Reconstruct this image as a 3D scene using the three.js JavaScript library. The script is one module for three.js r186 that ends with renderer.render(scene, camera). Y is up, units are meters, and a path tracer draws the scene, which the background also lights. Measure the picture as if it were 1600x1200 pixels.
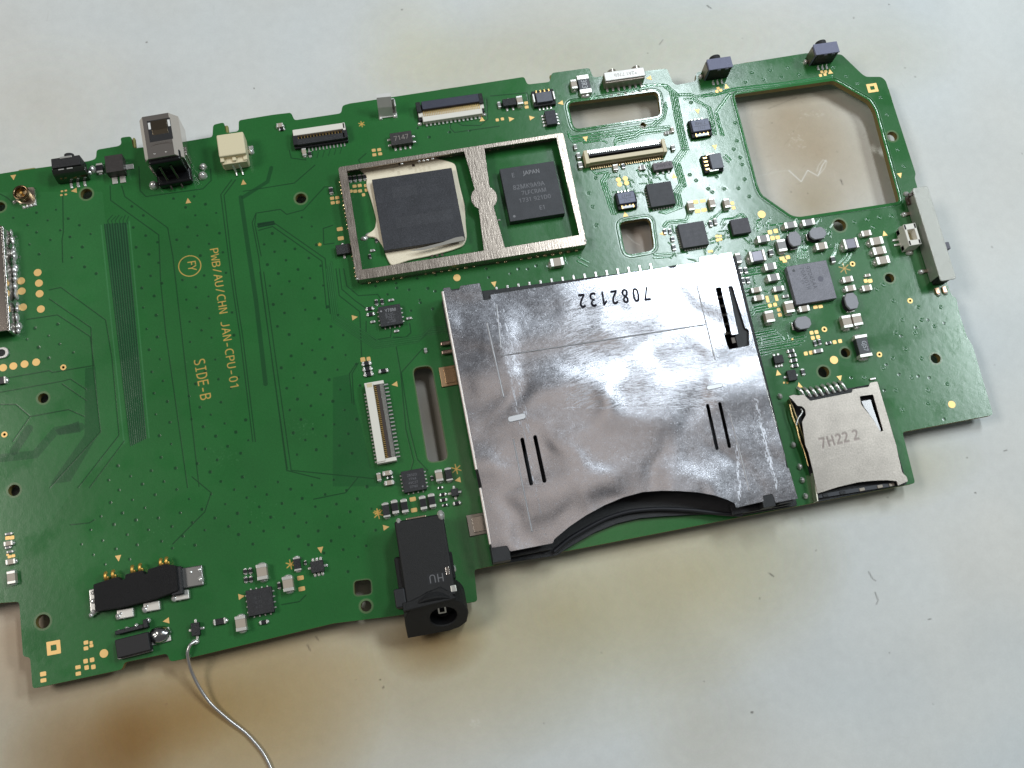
import * as THREE from 'three';
import { RoundedBoxGeometry } from 'three/addons/geometries/RoundedBoxGeometry.js';
import { mergeGeometries } from 'three/addons/utils/BufferGeometryUtils.js';
import { ImprovedNoise } from 'three/addons/math/ImprovedNoise.js';
import { RectAreaLightUniformsLib } from 'three/addons/lights/RectAreaLightUniformsLib.js';
RectAreaLightUniformsLib.init();

// Everything below is written in millimetres and turned into metres at the very end.
const W = 1024, H = 768, TOP = 2.7, THICK = 0.9, DIST = 125;   // TOP: upper face of the circuit board above the mat
// ---------------------------------------------------------------- camera
const scene = new THREE.Scene();
const camera = new THREE.PerspectiveCamera(2 * Math.atan(600 / 1600) * 180 / Math.PI, W / H, 5, 3000);
const FOC = 1600, PIT = 0.252212257, ROL = -0.0571998427, YAW = -0.195587493;
const nV = new THREE.Vector3(Math.sin(ROL), Math.sin(PIT) * Math.cos(ROL), Math.cos(PIT) * Math.cos(ROL));
const uV = new THREE.Vector3(Math.cos(YAW), Math.sin(YAW), 0); uV.addScaledVector(nV, -uV.dot(nV)).normalize();
const vV = new THREE.Vector3().crossVectors(nV, uV);
const right = new THREE.Vector3(uV.x, -nV.x, vV.x), down = new THREE.Vector3(uV.y, -nV.y, vV.y), fwd = new THREE.Vector3(uV.z, -nV.z, vV.z);
camera.position.set(0, TOP + DIST, 0);
camera.quaternion.setFromRotationMatrix(new THREE.Matrix4().makeBasis(right, down.clone().negate(), fwd.clone().negate()));
scene.add(camera);
// ---------------------------------------------------------------- lamps (indoors: no sky, no sun)
scene.background = new THREE.Color().setRGB(0.095, 0.095, 0.097);
function lamp(x, y, z, w, h, color, intensity) {                       // a panel that shines straight down
  const l = new THREE.RectAreaLight(color, intensity, w, h); l.position.set(x, y, z); l.rotation.x = -Math.PI / 2; scene.add(l); return l;
}
lamp(147, 330, -200, 42, 130, new THREE.Color().setRGB(0.84, 0.94, 1.0), 35);      // bench lamp, upper right
lamp(320, 330, -95, 100, 100, new THREE.Color().setRGB(0.86, 0.97, 1.0), 27);       // second lamp, right
lamp(-330, 400, -110, 170, 170, new THREE.Color().setRGB(1.0, 0.95, 0.89), 13);     // added fill panel, unseen, lifts the left side
lamp(72, 420, -72, 120, 90, new THREE.Color().setRGB(1.0, 0.86, 0.74), 0.8);         // weak warm panel, added for the card slot cover to reflect
// ---------------------------------------------------------------- pixel -> board plane
function P(px, py, h = 0) {
  const d = right.clone().multiplyScalar(px - 800).addScaledVector(down, py - 600).addScaledVector(fwd, FOC);
  const t = (DIST - h) / -d.y; return new THREE.Vector3(d.x * t, TOP + h, d.z * t);
}
const B = (px, py, h = 0) => { const p = P(px, py, h); return [p.x, p.z]; };
const S = (px, py, h = 0) => P(px, py, h).sub(camera.position).dot(fwd) / FOC;          // mm per photo pixel
const reg = (ox, oy, s) => (x, y) => [ox + x / s, oy + y / s];
let seed = 12345; const rnd = () => (seed = (seed * 1664525 + 1013904223) >>> 0) / 4294967296;
const noise = new ImprovedNoise();
const fbm = (x, y, o = 4, z = 0) => { let a = 0, k = 1, s = 0; for (let i = 0; i < o; i++) { a += noise.noise(x * 2 ** i, y * 2 ** i, z + i * 7.3) * k; s += k; k *= 0.5; } return a / s; };
// ---------------------------------------------------------------- materials
const std = (hex, rough, metal = 0, extra = {}) => new THREE.MeshStandardMaterial({ color: hex, roughness: rough, metalness: metal, ...extra });
const canvas = (w, h) => { const c = document.createElement('canvas'); c.width = w; c.height = h; return c; };
const tex = (c, srgb = true) => { const t = new THREE.CanvasTexture(c); if (srgb) t.colorSpace = THREE.SRGBColorSpace; t.anisotropy = 8; return t; };
function noiseTex(w, h, f, srgb = false) {
  const c = canvas(w, h), g = c.getContext('2d'), im = g.createImageData(w, h);
  for (let y = 0; y < h; y++) for (let x = 0; x < w; x++) { const v = f(x / w, y / h, x, y), i = (y * w + x) * 4; const a = Array.isArray(v) ? v : [v, v, v]; im.data[i] = a[0] * 255; im.data[i + 1] = a[1] * 255; im.data[i + 2] = a[2] * 255; im.data[i + 3] = 255; }
  g.putImageData(im, 0, 0); const t = tex(c, srgb); t.wrapS = t.wrapT = THREE.RepeatWrapping; return t;
}
const grainTex = noiseTex(256, 256, () => rnd());
const brushed = noiseTex(256, 256, (u, v) => 0.35 + 0.3 * fbm(u * 60, v * 5, 3) + 0.25 * rnd());
const mat = {
  silver: std('#e2e1dc', 0.28, 0.75), tin: std('#dcdad4', 0.36, 0.6), solder: std('#eceae6', 0.22, 0.65), chrome: std('#c9c4bf', 0.1, 1),
  steel: std('#c4b8aa', 0.34, 1, { roughnessMap: brushed }), nickel: std('#d2ccbd', 0.42, 0.9), gold: std('#e9b862', 0.42, 0.85), goldPad: std('#e6bf7c', 0.42, 0.5), contact: std('#d9b878', 0.3, 1),
  black: std('#17171a', 0.55), blackShiny: std('#101113', 0.25), plastic: std('#1c1d21', 0.5), bluegrey: std('#4c5066', 0.45), cream: std('#e2d6b4', 0.55), white: std('#e8e4da', 0.5), beige: std('#d9cba6', 0.6),
  ceramic: std('#b3a697', 0.4), ceramicGrey: std('#8f8d8c', 0.4), resist: std('#202024', 0.35), ferrite: std('#9b9ba2', 0.45), ferriteDark: std('#26252a', 0.6), fr4: std('#7c6f3c', 0.7), under: std('#e3cf9c', 0.5), ink: std('#121110', 0.6), brown: std('#4a3a30', 0.5),
};
for (const k of ['black', 'ferrite', 'plastic', 'bluegrey']) { mat[k].bumpMap = grainTex; mat[k].bumpScale = 0.000012; }
// ---------------------------------------------------------------- object helpers
const used = {};
const nameOf = (n) => { used[n] = (used[n] ?? -1) + 1; return used[n] ? `${n}_${String(used[n]).padStart(3, '0')}` : n; };
const board = new THREE.Group(); board.name = 'circuit_board'; scene.add(board);
board.userData = { label: 'green printed circuit board crowded with chips, connectors and a metal card slot', category: 'circuit board', kind: 'thing' };
function M(parent, name, geo, m, label, stuff) {
  const o = new THREE.Mesh(Array.isArray(geo) ? merge(geo) : geo, m); o.name = nameOf(name); parent.add(o);
  if (label) o.userData.label = label; if (stuff) o.userData.kind = 'stuff'; return o;
}
const merge = (gs) => gs.length === 1 ? gs[0] : mergeGeometries(gs.map((g) => { const k = g.index ? g.toNonIndexed() : g; for (const a of Object.keys(k.attributes)) if (!['position', 'normal', 'uv'].includes(a)) k.deleteAttribute(a); k.clearGroups(); return k; }));
function bx(w, h, l, x = 0, y = 0, z = 0, r = 0.05) {                 // rounded box, y is its base
  r = Math.min(r, w / 2.2, h / 2.2, l / 2.2);
  const g = r > 0.001 ? new RoundedBoxGeometry(w, h, l, 1, r) : new THREE.BoxGeometry(w, h, l);
  return g.translate(x, y + h / 2, z);
}
const cyl = (r, h, x = 0, y = 0, z = 0, n = 24, r2 = r) => new THREE.CylinderGeometry(r2, r, h, n).translate(x, y + h / 2, z);
const blob = (r, h, x, y, z, sx = 1, sz = 1) => { const g = new THREE.SphereGeometry(r, 12, 8); const p = g.attributes.position; for (let i = 0; i < p.count; i++) { const k = 1 + 0.14 * noise.noise(p.getX(i) * 4 + x * 3, p.getY(i) * 4, p.getZ(i) * 4 + z); p.setXYZ(i, p.getX(i) * k * sx, p.getY(i) * k * h / r, p.getZ(i) * k * sz); } g.computeVertexNormals(); return g.translate(x, y, z); };
function tube(pts, r, seg = 24, rad = 8) { return new THREE.TubeGeometry(new THREE.CatmullRomCurve3(pts.map((p) => new THREE.Vector3(...p)), false, 'catmullrom', 0.4), seg, r, rad); }
function shapeOf(pts, holes = []) { const s = new THREE.Shape(pts.map((p) => new THREE.Vector2(...p))); for (const h of holes) s.holes.push(new THREE.Path(h.map((p) => new THREE.Vector2(...p)))); return s; }
function ext(pts, holes, t, top, bevel = 0) {                          // sheet of thickness t whose upper face lies at y = top
  const g = new THREE.ExtrudeGeometry(shapeOf(pts, holes), bevel ? { depth: t - 2 * bevel, bevelEnabled: true, bevelSize: bevel, bevelThickness: bevel, bevelOffset: -bevel, bevelSegments: 1 } : { depth: t, bevelEnabled: false });
  return g.rotateX(Math.PI / 2).translate(0, top - (bevel || 0), 0);
}
function planarUV(g, x0, z0, w, l) { const p = g.attributes.position, u = g.attributes.uv; for (let i = 0; i < p.count; i++) u.setXY(i, (p.getX(i) - x0) / w, 1 - (p.getZ(i) - z0) / l); return g; }
function rr(cx, cz, w, l, r, n = 5) { const o = []; for (const [sx, sz, a0] of [[1, 1, 0], [-1, 1, 90], [-1, -1, 180], [1, -1, 270]]) for (let i = 0; i <= n; i++) { const a = (a0 + 90 * i / n) * Math.PI / 180; o.push([cx + sx * (w / 2 - r) + r * Math.cos(a), cz + sz * (l / 2 - r) + r * Math.sin(a)]); } return o; }
const circ = (cx, cz, r, n = 28) => Array.from({ length: n }, (_, i) => [cx + r * Math.cos(i / n * 2 * Math.PI), cz + r * Math.sin(i / n * 2 * Math.PI)]);
function smooth(pts, r = 0.35, n = 4) {                                // round the corners of a polygon
  const o = []; for (let i = 0; i < pts.length; i++) { const a = pts[(i + pts.length - 1) % pts.length], b = pts[i], c = pts[(i + 1) % pts.length]; const d1 = Math.hypot(a[0] - b[0], a[1] - b[1]), d2 = Math.hypot(c[0] - b[0], c[1] - b[1]), k1 = Math.min(r, d1 / 2.1) / d1, k2 = Math.min(r, d2 / 2.1) / d2; const p = [b[0] + (a[0] - b[0]) * k1, b[1] + (a[1] - b[1]) * k1], q = [b[0] + (c[0] - b[0]) * k2, b[1] + (c[1] - b[1]) * k2]; for (let j = 0; j <= n; j++) { const t = j / n; o.push([(1 - t) ** 2 * p[0] + 2 * t * (1 - t) * b[0] + t * t * q[0], (1 - t) ** 2 * p[1] + 2 * t * (1 - t) * b[1] + t * t * q[1]]); } } return o;
}
// a component of the board: a Group at its foot; px, py is the centre of its top face at height h above the board
function comp(name, px, py, h, label, rot = 0) { const g = new THREE.Group(), p = P(px, py, h); g.name = nameOf(name); g.position.set(p.x, TOP, p.z); g.rotation.y = rot; if (label) g.userData.label = label; g.k = S(px, py, h); board.add(g); return g; }
// ---------------------------------------------------------------- work mat
{
  const MW = 250, ML = 230, x0 = -100, z0 = -150, N = 1800, NH = Math.round(N * ML / MW), c = canvas(N, NH), g = c.getContext('2d'), k = N / MW;
  const Q = (px, py) => { const p = P(px, py, -TOP); return [(p.x - x0) * k, (p.z - z0) * k]; };
  g.fillStyle = '#d5d7d5'; g.fillRect(0, 0, N, NH);
  const stainAndShade = (px, py, r, col, sx = 1, sy = 1, a = 0) => { const [x, y] = Q(px, py); g.save(); g.translate(x, y); g.rotate(a); g.scale(sx, sy); const gr = g.createRadialGradient(0, 0, 0, 0, 0, r * k / 12.8); gr.addColorStop(0, col); gr.addColorStop(0.45, col.replace(/[\d.]+\)$/, (m) => (parseFloat(m) * 0.6) + ')')); gr.addColorStop(1, col.replace(/[\d.]+\)$/, '0)')); g.fillStyle = gr; g.fillRect(-4000, -4000, 8000, 8000); g.restore(); };
  for (const s of [[200, 1140, 330, 'rgba(140,100,40,0.59)', 1.2, .8], [240, 1146, 120, 'rgba(110,66,16,0.34)', 1.3, .7, -.4], [205, 1165, 80, 'rgba(110,66,16,0.3)', .8, 1.3], [300, 1120, 90, 'rgba(130,86,30,0.25)', 1.5, .6], [120, 1200, 120, 'rgba(120,76,26,0.39)'], [20, 990, 130, 'rgba(170,125,80,0.39)'],
    [560, 1040, 300, 'rgba(160,130,70,0.42)', 1.4, .8], [680, 1000, 90, 'rgba(105,68,25,0.59)', 1, .7], [880, 960, 260, 'rgba(170,148,90,0.44)', 1.4, .8], [1080, 900, 230, 'rgba(182,165,110,0.39)', 1.2, .8], [1190, 860, 140, 'rgba(150,135,80,0.18)'], [1090, 1120, 130, 'rgba(165,150,110,0.17)'], [1370, 740, 150, 'rgba(165,150,90,0.34)', 1.3, .5], [420, 1110, 180, 'rgba(165,130,70,0.34)'],  // dark brown spot below the headphone jack is its painted cast shadow
    [900, 90, 240, 'rgba(190,175,120,0.26)', 1.6, .7], [700, 110, 160, 'rgba(190,178,120,0.18)', 1.4, .6], [640, 60, 120, 'rgba(200,190,140,0.21)'], [1080, 80, 200, 'rgba(190,180,135,0.18)', 1.6, .5], [1350, 90, 160, 'rgba(180,170,125,0.21)', 1.2, .7], [60, 200, 200, 'rgba(190,180,150,0.14)'], [1280, 240, 190, 'rgba(165,135,95,0.55)'], [1230, 180, 120, 'rgba(160,130,90,0.39)'], [960, 180, 110, 'rgba(140,118,90,0.44)', 1.5, .6], [670, 650, 110, 'rgba(110,85,60,0.49)', .5, 1.6], [990, 370, 60, 'rgba(140,100,70,0.44)'], [1270, 320, 70, 'rgba(140,118,80,0.39)']]) stainAndShade(...s);  // last six spots: brown tint inside the board openings
  const id = g.getImageData(0, 0, N, NH), d = id.data;
  for (let y = 0; y < NH; y++) for (let x = 0; x < N; x++) { const i = (y * N + x) * 4, v = 1 + 0.05 * fbm(x / 110, y / 110, 4) + 0.018 * (rnd() - 0.5) + 0.02 * fbm(x / 9, y / 9, 2, 5), w = 0.03 * fbm(x / 200, y / 200, 3, 9); d[i] *= v + w; d[i + 1] *= v; d[i + 2] *= v - w; }
  g.putImageData(id, 0, 0);
  const b = canvas(N, NH), bg = b.getContext('2d'); bg.fillStyle = '#808080'; bg.fillRect(0, 0, N, NH);
  const line = (pts, w, col, bc) => { for (const [q, s] of [[g, col], [bg, bc]]) { if (!s) continue; q.strokeStyle = s; q.lineWidth = w * k / 12.8; q.lineJoin = 'round'; q.beginPath(); pts.forEach((p, i) => { const [x, y] = Q(...p); i ? q.lineTo(x, y) : q.moveTo(x, y); }); q.stroke(); } };
  // pale scratches inside the large opening
  line([[1232, 266], [1252, 284], [1262, 266], [1278, 275], [1285, 258], [1291, 250]], 1.5, 'rgba(250,250,248,0.9)', '#c0c0c0'); line([[1276, 268], [1279, 258], [1286, 250], [1292, 252], [1289, 262], [1279, 274]], 1.1, 'rgba(245,245,242,0.7)', '#b0b0b0');
  for (let i = 0; i < 26; i++) { const x = 1231 + 24 * rnd(), y = 208 + 24 * rnd(); line([[x, y], [x + 8 * (rnd() - .3), y + 6 * (rnd() - .5)]], 0.9, `rgba(238,234,224,${0.3 + 0.4 * rnd()})`); }
  for (let i = 0; i < 22; i++) { const x = 1250 + 34 * rnd(), y = 172 + 12 * rnd(); line([[x, y], [x + 9 * (rnd() - .4), y + 4 * (rnd() - .5)]], 1, `rgba(236,232,222,${0.25 + 0.3 * rnd()})`); }
  line([[978, 366], [990, 378], [1000, 383]], 1.4, 'rgba(240,236,228,0.8)'); line([[1200, 170], [1220, 162], [1245, 152]], 0.8, 'rgba(90,80,70,0.5)'); line([[1185, 275], [1215, 268], [1235, 266]], 0.8, 'rgba(230,226,218,0.5)');
  for (let i = 0; i < 130; i++) { const x = 1150 + 250 * rnd(), y = 130 + 200 * rnd(), a = rnd() * 6.3, l = 2 + 12 * rnd(); line([[x, y], [x + l * Math.cos(a), y + l * Math.sin(a)]], 0.6, rnd() > .5 ? `rgba(235,230,222,${.25 * rnd()})` : `rgba(70,60,50,${.3 * rnd()})`); }
  for (let i = 0; i < 90; i++) { const x = 1600 * rnd(), y = 1200 * rnd(), a = rnd() * 6.3, l = 2 + 16 * rnd() ** 2; line([[x, y], [x + l * Math.cos(a), y + l * Math.sin(a)]], 0.7, `rgba(120,118,110,${.2 * rnd()})`); }
  for (const [x, y, r, a] of [[229, 66, 1.7, .9], [397, 138, 1.5, .8], [628, 15, 2, .6], [1012, 83, 1.3, .6], [1389, 7, 1.6, .7], [1334, 28, 2, .5], [1414, 106, 2, .4], [1430, 120, 2, .4], [1550, 386, 2, .4], [1175, 1113, 2.2, .9], [594, 1062, 1.4, .8], [599, 1074, 2, .7], [556, 1062, 1, .5], [1187, 935, 1.5, .7], [1100, 1065, 1.2, .6], [1511, 715, 1.6, .6], [1524, 770, 1.7, .8], [1387, 777, 1.6, .6], [1275, 860, 1.5, .6], [850, 1130, 1.2, .5], [1390, 1020, 1.4, .5], [1458, 1100, 1.3, .5], [940, 1020, 1.2, .5], [260, 1100, 1.2, .5], [1110, 12, 1.2, .5], [1597, 240, 1.5, .5], [1160, 60, 1.2, .4], [1554, 570, 1.3, .4], [1240, 205, 1, .7], [1206, 192, 1.2, .7], [1308, 237, 1, .6], [1236, 300, 1.4, .6], [1262, 302, 1.3, .6], [1315, 283, 1.5, .6]]) { const [qx, qy] = Q(x, y); g.fillStyle = `rgba(40,36,30,${a * .75})`; g.beginPath(); g.ellipse(qx, qy, r * k / 12.8, r * .6 * k / 12.8, x, 0, 7); g.fill(); }
  for (const f of [[[1105, 8], [1112, 14]], [[1104, 8], [1108, 12]], [[1357, 893], [1363, 904], [1369, 908]], [[1367, 925], [1372, 938], [1369, 945]], [[1568, 705], [1574, 703]], [[480, 1007], [485, 1017]], [[493, 994], [498, 1001]], [[1450, 968], [1455, 967]], [[1201, 895], [1209, 901], [1203, 896]], [[1036, 62], [1030, 70]], [[1313, 280], [1317, 289]]]) line(f, 1.2, 'rgba(40,36,32,0.6)', null);
  for (let i = 0; i < 30; i++) { const x = 735 + 14 * rnd(), y = 1124 + 12 * rnd(); line([[x, y], [x + 5 * (rnd() - .5), y + 4 * (rnd() - .5)]], 0.8, 'rgba(235,235,230,0.6)', '#a8a8a8'); }
  const bi = bg.getImageData(0, 0, N, NH); for (let i = 0; i < bi.data.length; i += 4) { const x = (i / 4) % N, y = (i / 4 / N) | 0, v = bi.data[i] + 26 * (rnd() - .5) + 30 * fbm(x / 30, y / 30, 3); bi.data[i] = bi.data[i + 1] = bi.data[i + 2] = v; } bg.putImageData(bi, 0, 0);
  const geo = new RoundedBoxGeometry(MW, 2, ML, 2, 0.8); planarUV(geo, -MW / 2, -ML / 2, MW, ML);
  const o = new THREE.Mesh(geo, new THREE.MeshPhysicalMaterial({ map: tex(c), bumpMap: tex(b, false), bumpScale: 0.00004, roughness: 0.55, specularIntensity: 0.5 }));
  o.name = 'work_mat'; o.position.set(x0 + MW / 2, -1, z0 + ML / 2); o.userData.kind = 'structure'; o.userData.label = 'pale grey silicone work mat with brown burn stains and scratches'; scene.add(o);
}
// ---------------------------------------------------------------- bare board
const OUT = [[-130, 290], [0, 271.5], [28, 267], [56, 263], [140, 251.5], [150, 248], [151, 234], [186, 228], [190, 224], [188, 215], [205, 213], [208, 232], [260, 226], [332, 214], [333, 195], [350, 191], [353, 208], [373, 205], [373, 188], [428, 179], [455, 176], [460, 188], [533, 177], [535, 165], [545, 162], [800, 123], [819, 120], [824, 132], [859, 128], [862, 114], [921, 106], [927, 121], [960, 117], [1042, 107], [1051, 129], [1056, 133], [1087, 127], [1088, 113], [1147, 101], [1260, 83], [1315, 85], [1346, 115], [1353, 120], [1377, 120], [1384, 126], [1431, 272], [1429, 278], [1440, 316], [1482, 448], [1487, 462], [1494, 465], [1500, 492], [1511, 526], [1520, 541], [1552, 648], [1410, 675], [1430, 755], [1245, 791], [870, 864], [741, 890], [746, 939.5], [616, 962.5], [521, 974], [300, 1027], [266, 1034], [261, 1021], [194, 1035], [191, 1046], [51, 1076], [47, 1027], [36, 1026], [30, 940], [0, 942], [-110, 963]];
const cut = (c, r, n = 4) => smooth(c.map((p) => B(...p)), r, n);
const HOLES = {
  big: cut([[1147, 148], [1303, 126], [1358, 157], [1367, 172], [1405, 313], [1401, 316], [1249, 339], [1237, 337], [1190, 304], [1184, 290]], 0.5),
  rect: cut([[887, 161], [1028, 142], [1033, 181], [897, 202]], 0.8), square: cut([[967, 347], [1016, 339.5], [1023, 391], [978, 398.5]], 0.9), slot: cut([[645, 575], [674, 571], [700, 718], [669, 723]], 0.8),
  jack: cut([[553, 908], [579, 905], [581, 928], [554, 931]], 0.5),
};
const rounds = [[67, 971, 11], [0, 323, 8], [470, 310, 8.5], [67.5, 622, 8], [22, 766, 9], [1394, 213, 8], [1312, 352, 10], [1390, 434.5, 7.5], [1321, 551, 7.5], [1287, 581, 9], [1462, 560, 8], [572, 947, 8.5], [1005, 195.5, 4.6], [135, 303, 9]];
const ringVias = [[99, 574], [7, 679], [1288, 514.6], [1332, 412.5], [1422, 470], [1374, 554]];
{
  const outl = smooth(OUT.map((p) => B(...p)), 0.35, 3), holes = [...Object.values(HOLES)];
  for (const [x, y, r] of rounds) { const [u, v] = B(x, y); holes.push(circ(u, v, r * S(x, y))); }
  for (const [x, y] of ringVias) { const [u, v] = B(x, y); holes.push(circ(u, v, 0.16, 14)); }
  const xs = outl.map((p) => p[0]), zs = outl.map((p) => p[1]), x0 = Math.max(Math.min(...xs), B(-30, 600)[0]) - 1, x1 = Math.max(...xs) + 1, z0 = Math.min(...zs) - 1, z1 = Math.max(...zs) + 1;
  const N = 2048, k = N / (x1 - x0), NH = Math.round((z1 - z0) * k), c = canvas(N, NH), g = c.getContext('2d'), b = canvas(N, NH), bg = b.getContext('2d'), ro = canvas(N, NH), rg = ro.getContext('2d');
  for (const q of [g, bg, rg]) { q.setTransform(k, 0, 0, k, -x0 * k, -z0 * k); q.lineJoin = 'round'; q.lineCap = 'round'; }
  const BASE = '#2a6a34', DARK = '#1b4626', LITE = '#31733c', GOLD = '#d9a95a';
  g.fillStyle = BASE; g.fillRect(x0, z0, 300, 300); bg.fillStyle = '#909090'; bg.fillRect(x0, z0, 300, 300); rg.fillStyle = '#ffffff'; rg.fillRect(x0, z0, 300, 300);
  const pathOf = (q, pts, close, raw) => { q.beginPath(); pts.forEach((p, i) => { const [u, v] = raw ? p : B(...p); i ? q.lineTo(u, v) : q.moveTo(u, v); }); if (close) q.closePath(); };
  const fill = (pts, col, bc, raw) => { if (col) { g.fillStyle = col; pathOf(g, pts, true, raw); g.fill(); } if (bc) { bg.fillStyle = bc; pathOf(bg, pts, true, raw); bg.fill(); } };
  const line = (pts, w = 0.13, col = DARK, bc = '#868686', raw, close) => { if (col) { g.strokeStyle = col; g.lineWidth = w; pathOf(g, pts, close, raw); g.stroke(); } if (bc) { bg.strokeStyle = bc; bg.lineWidth = w * 1.15; pathOf(bg, pts, close, raw); bg.stroke(); } };
  const off = (pts, dx, dy) => pts.map(([x, y]) => [x + dx, y + dy]);
  const trace = (pts, w = 0.14, gap = 0.1) => { line(pts, w + 2 * gap, 'rgba(31,77,42,0.6)', '#787878'); line(pts, w, '#479059', '#c0c0c0'); rg.strokeStyle = '#585858'; rg.lineWidth = w + .05; pathOf(rg, pts); rg.stroke(); };
  let strong = false; const bus = (pts, n, dx, dy) => { for (let i = 0; i < n; i++) { const q = off(pts, dx * i, dy * i); line(q, strong ? 0.24 : .2, strong ? 'rgba(31,77,42,0.3)' : 'rgba(27,70,38,.75)', strong ? '#808080' : '#8a8a8a'); line(q, strong ? 0.16 : .1, strong ? '#4c9460' : LITE, strong ? '#c8c8c8' : '#989898'); if (strong) { rg.strokeStyle = '#5a5a5a'; rg.lineWidth = 0.19; pathOf(rg, q); rg.stroke(); } }; };
  const inArea = (p, poly) => { let o = false; for (let i = 0, j = poly.length - 1; i < poly.length; j = i++) if (poly[i][1] > p[1] !== poly[j][1] > p[1] && p[0] < (poly[j][0] - poly[i][0]) * (p[1] - poly[i][1]) / (poly[j][1] - poly[i][1]) + poly[i][0]) o = !o; return o; };
  // broad copper areas of slightly different green
  fill([[-60, 300], [160, 300], [200, 690], [120, 760], [-60, 1000]], 'rgba(60,120,70,0.35)'); fill([[520, 590], [545, 585], [580, 730], [620, 735], [640, 760], [520, 760]], 'rgba(25,70,38,0.3)');
  // faint inner-layer bundles
  const Q4 = [[163, 350], [198, 348], [229, 685], [204, 697]];
  fill(Q4, 'rgba(28,66,44,0.75)'); for (let i = 0; i <= 17; i++) { const t = i / 17; line([[163 + 35 * t, 350 - 2 * t], [204 + 25 * t, 697 - 12 * t]], 0.1, i % 2 ? 'rgba(50,108,64,0.7)' : 'rgba(20,56,34,0.7)', i % 2 ? '#989898' : '#888888'); }
  for (const [a, c2] of [[[158, 352], [194, 692]], [[202, 346], [233, 684]]]) line([a, c2], 0.14, 'rgba(70,130,82,0.8)', '#949494');
  for (let i = 0; i < 6; i++) line([[170 + 6 * i, 350], [168 + 6 * i, 345], [176 + 5 * i, 336 + 2 * (i % 2)]], 0.09, 'rgba(24,60,38,0.8)', '#888888');
  fill([[133, 575], [149, 573], [156, 675], [110, 752], [78, 757], [132, 680]], 'rgba(24,72,40,0.5)'); line([[0, 716], [55, 710], [87, 673], [126, 667]], 1.0, 'rgba(24,72,40,0.5)', null); fill([[86, 672], [123, 658], [126, 675], [92, 680]], 'rgba(22,66,38,0.55)'); line([[45, 670], [22, 705]], 1.0, 'rgba(26,66,40,0.5)', null);
  line([[376, 308], [388, 390], [400, 470], [415, 600]], 0.55, 'rgba(20,58,34,0.5)', '#8a8a8a'); line([[424, 262], [418, 284], [380, 308]], 0.5, 'rgba(20,58,34,0.5)', '#8a8a8a'); fill([[402, 349], [428, 345], [430, 351], [403, 356]], 'rgba(18,50,32,0.85)', '#888888');
  const gaps = [[[172, 290], [173, 313], [248, 367], [251, 440], [259, 520], [293, 762]], [[190, 290], [195, 307], [262, 356], [270, 400], [311, 760]], [[217, 260], [219, 298], [228, 307], [317, 295], [330, 282], [329, 264]], [[362, 281], [345, 304], [357, 400], [365, 460], [375, 524], [395, 690]], [[368, 281], [350, 305], [361, 400], [369, 460], [379, 524], [399, 690]],
    [[492, 258], [460, 286], [380, 299]], [[516, 292], [507, 292], [474, 328], [448, 335], [438, 327], [400, 333], [394, 348], [404, 400], [414, 480], [448, 735], [500, 748]], [[400, 335], [398, 350], [408, 400]], [[402, 354], [428, 348], [508, 404], [516, 490]], [[404, 360], [426, 354], [503, 408], [510, 482]], [[520, 352], [505, 357], [506, 382], [522, 380]],
    [[98, 302], [99, 362], [97, 375], [98, 410]], [[42, 499], [90, 492], [141, 526], [147, 572]], [[77, 453], [95, 449], [165, 500], [175, 560], [186, 680], [122, 762]], [[77, 467], [142, 512], [145, 570], [157, 675], [78, 762]], [[194, 689], [140, 762]], [[15, 590], [77, 579], [82, 582], [147, 571]], [[0, 613], [100, 595], [110, 592], [135, 609]], [[97, 600], [135, 626]], [[0, 632], [25, 632], [47, 651], [107, 640], [132, 651]], [[47, 651], [20, 690]], [[0, 303], [10, 308], [20, 316]],
    [[537, 420], [542, 447], [560, 462], [590, 460], [597, 470]], [[530, 420], [534, 452], [555, 470], [572, 482]], [[525, 420], [530, 462], [562, 487], [565, 557]], [[572, 502], [572, 520], [587, 531], [610, 527], [612, 514]], [[640, 505], [642, 520], [634, 527], [614, 527]], [[560, 567], [550, 584], [553, 632]], [[556, 569], [546, 584], [550, 630]], [[660, 545], [627, 582], [640, 670], [652, 718], [668, 735]], [[619, 542], [626, 582], [634, 670], [646, 720], [642, 735]],
    [[412, 425], [432, 570], [455, 735], [585, 748]], [[406, 425], [426, 570], [449, 733]], [[568, 265], [560, 250], [572, 240]], [[452, 235], [455, 247], [478, 250]], [[705, 190], [703, 200], [710, 207], [780, 197]], [[766, 150], [823, 145], [826, 158]], [[760, 155], [762, 186], [750, 196], [722, 196], [710, 190]], [[270, 850], [320, 800], [330, 770], [300, 745]], [[110, 820], [140, 817], [148, 812]], [[440, 945], [468, 940], [478, 930]], [[560, 745], [540, 770], [490, 780]]];
  for (const p of gaps) line(p, 0.12);
  bus([[510, 420], [513, 445], [520, 502], [585, 544], [652, 535], [665, 523], [700, 519]], 4, 2.6, -3.6);
  // bus lines of the upper right corner
  strong = true;
  bus([[976, 141], [1010, 132.5], [1032, 131], [1047, 143], [1058, 200], [1066, 233], [1052, 253], [1062, 287], [1052, 300], [1057, 322], [1030, 332]], 4, 3.2, 0.6);
  bus([[947, 271], [939, 283], [956, 334]], 3, 3.6, 0.4); bus([[887, 206], [893, 214], [1020, 194], [1036, 178], [1040, 160]], 3, 1, 4); bus([[960, 222], [963, 215], [992, 209], [1001, 203], [1046, 197]], 3, 0.5, 3.6); bus([[1006, 246], [1011, 239], [1046, 233]], 3, -2.6, -1.2);
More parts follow.
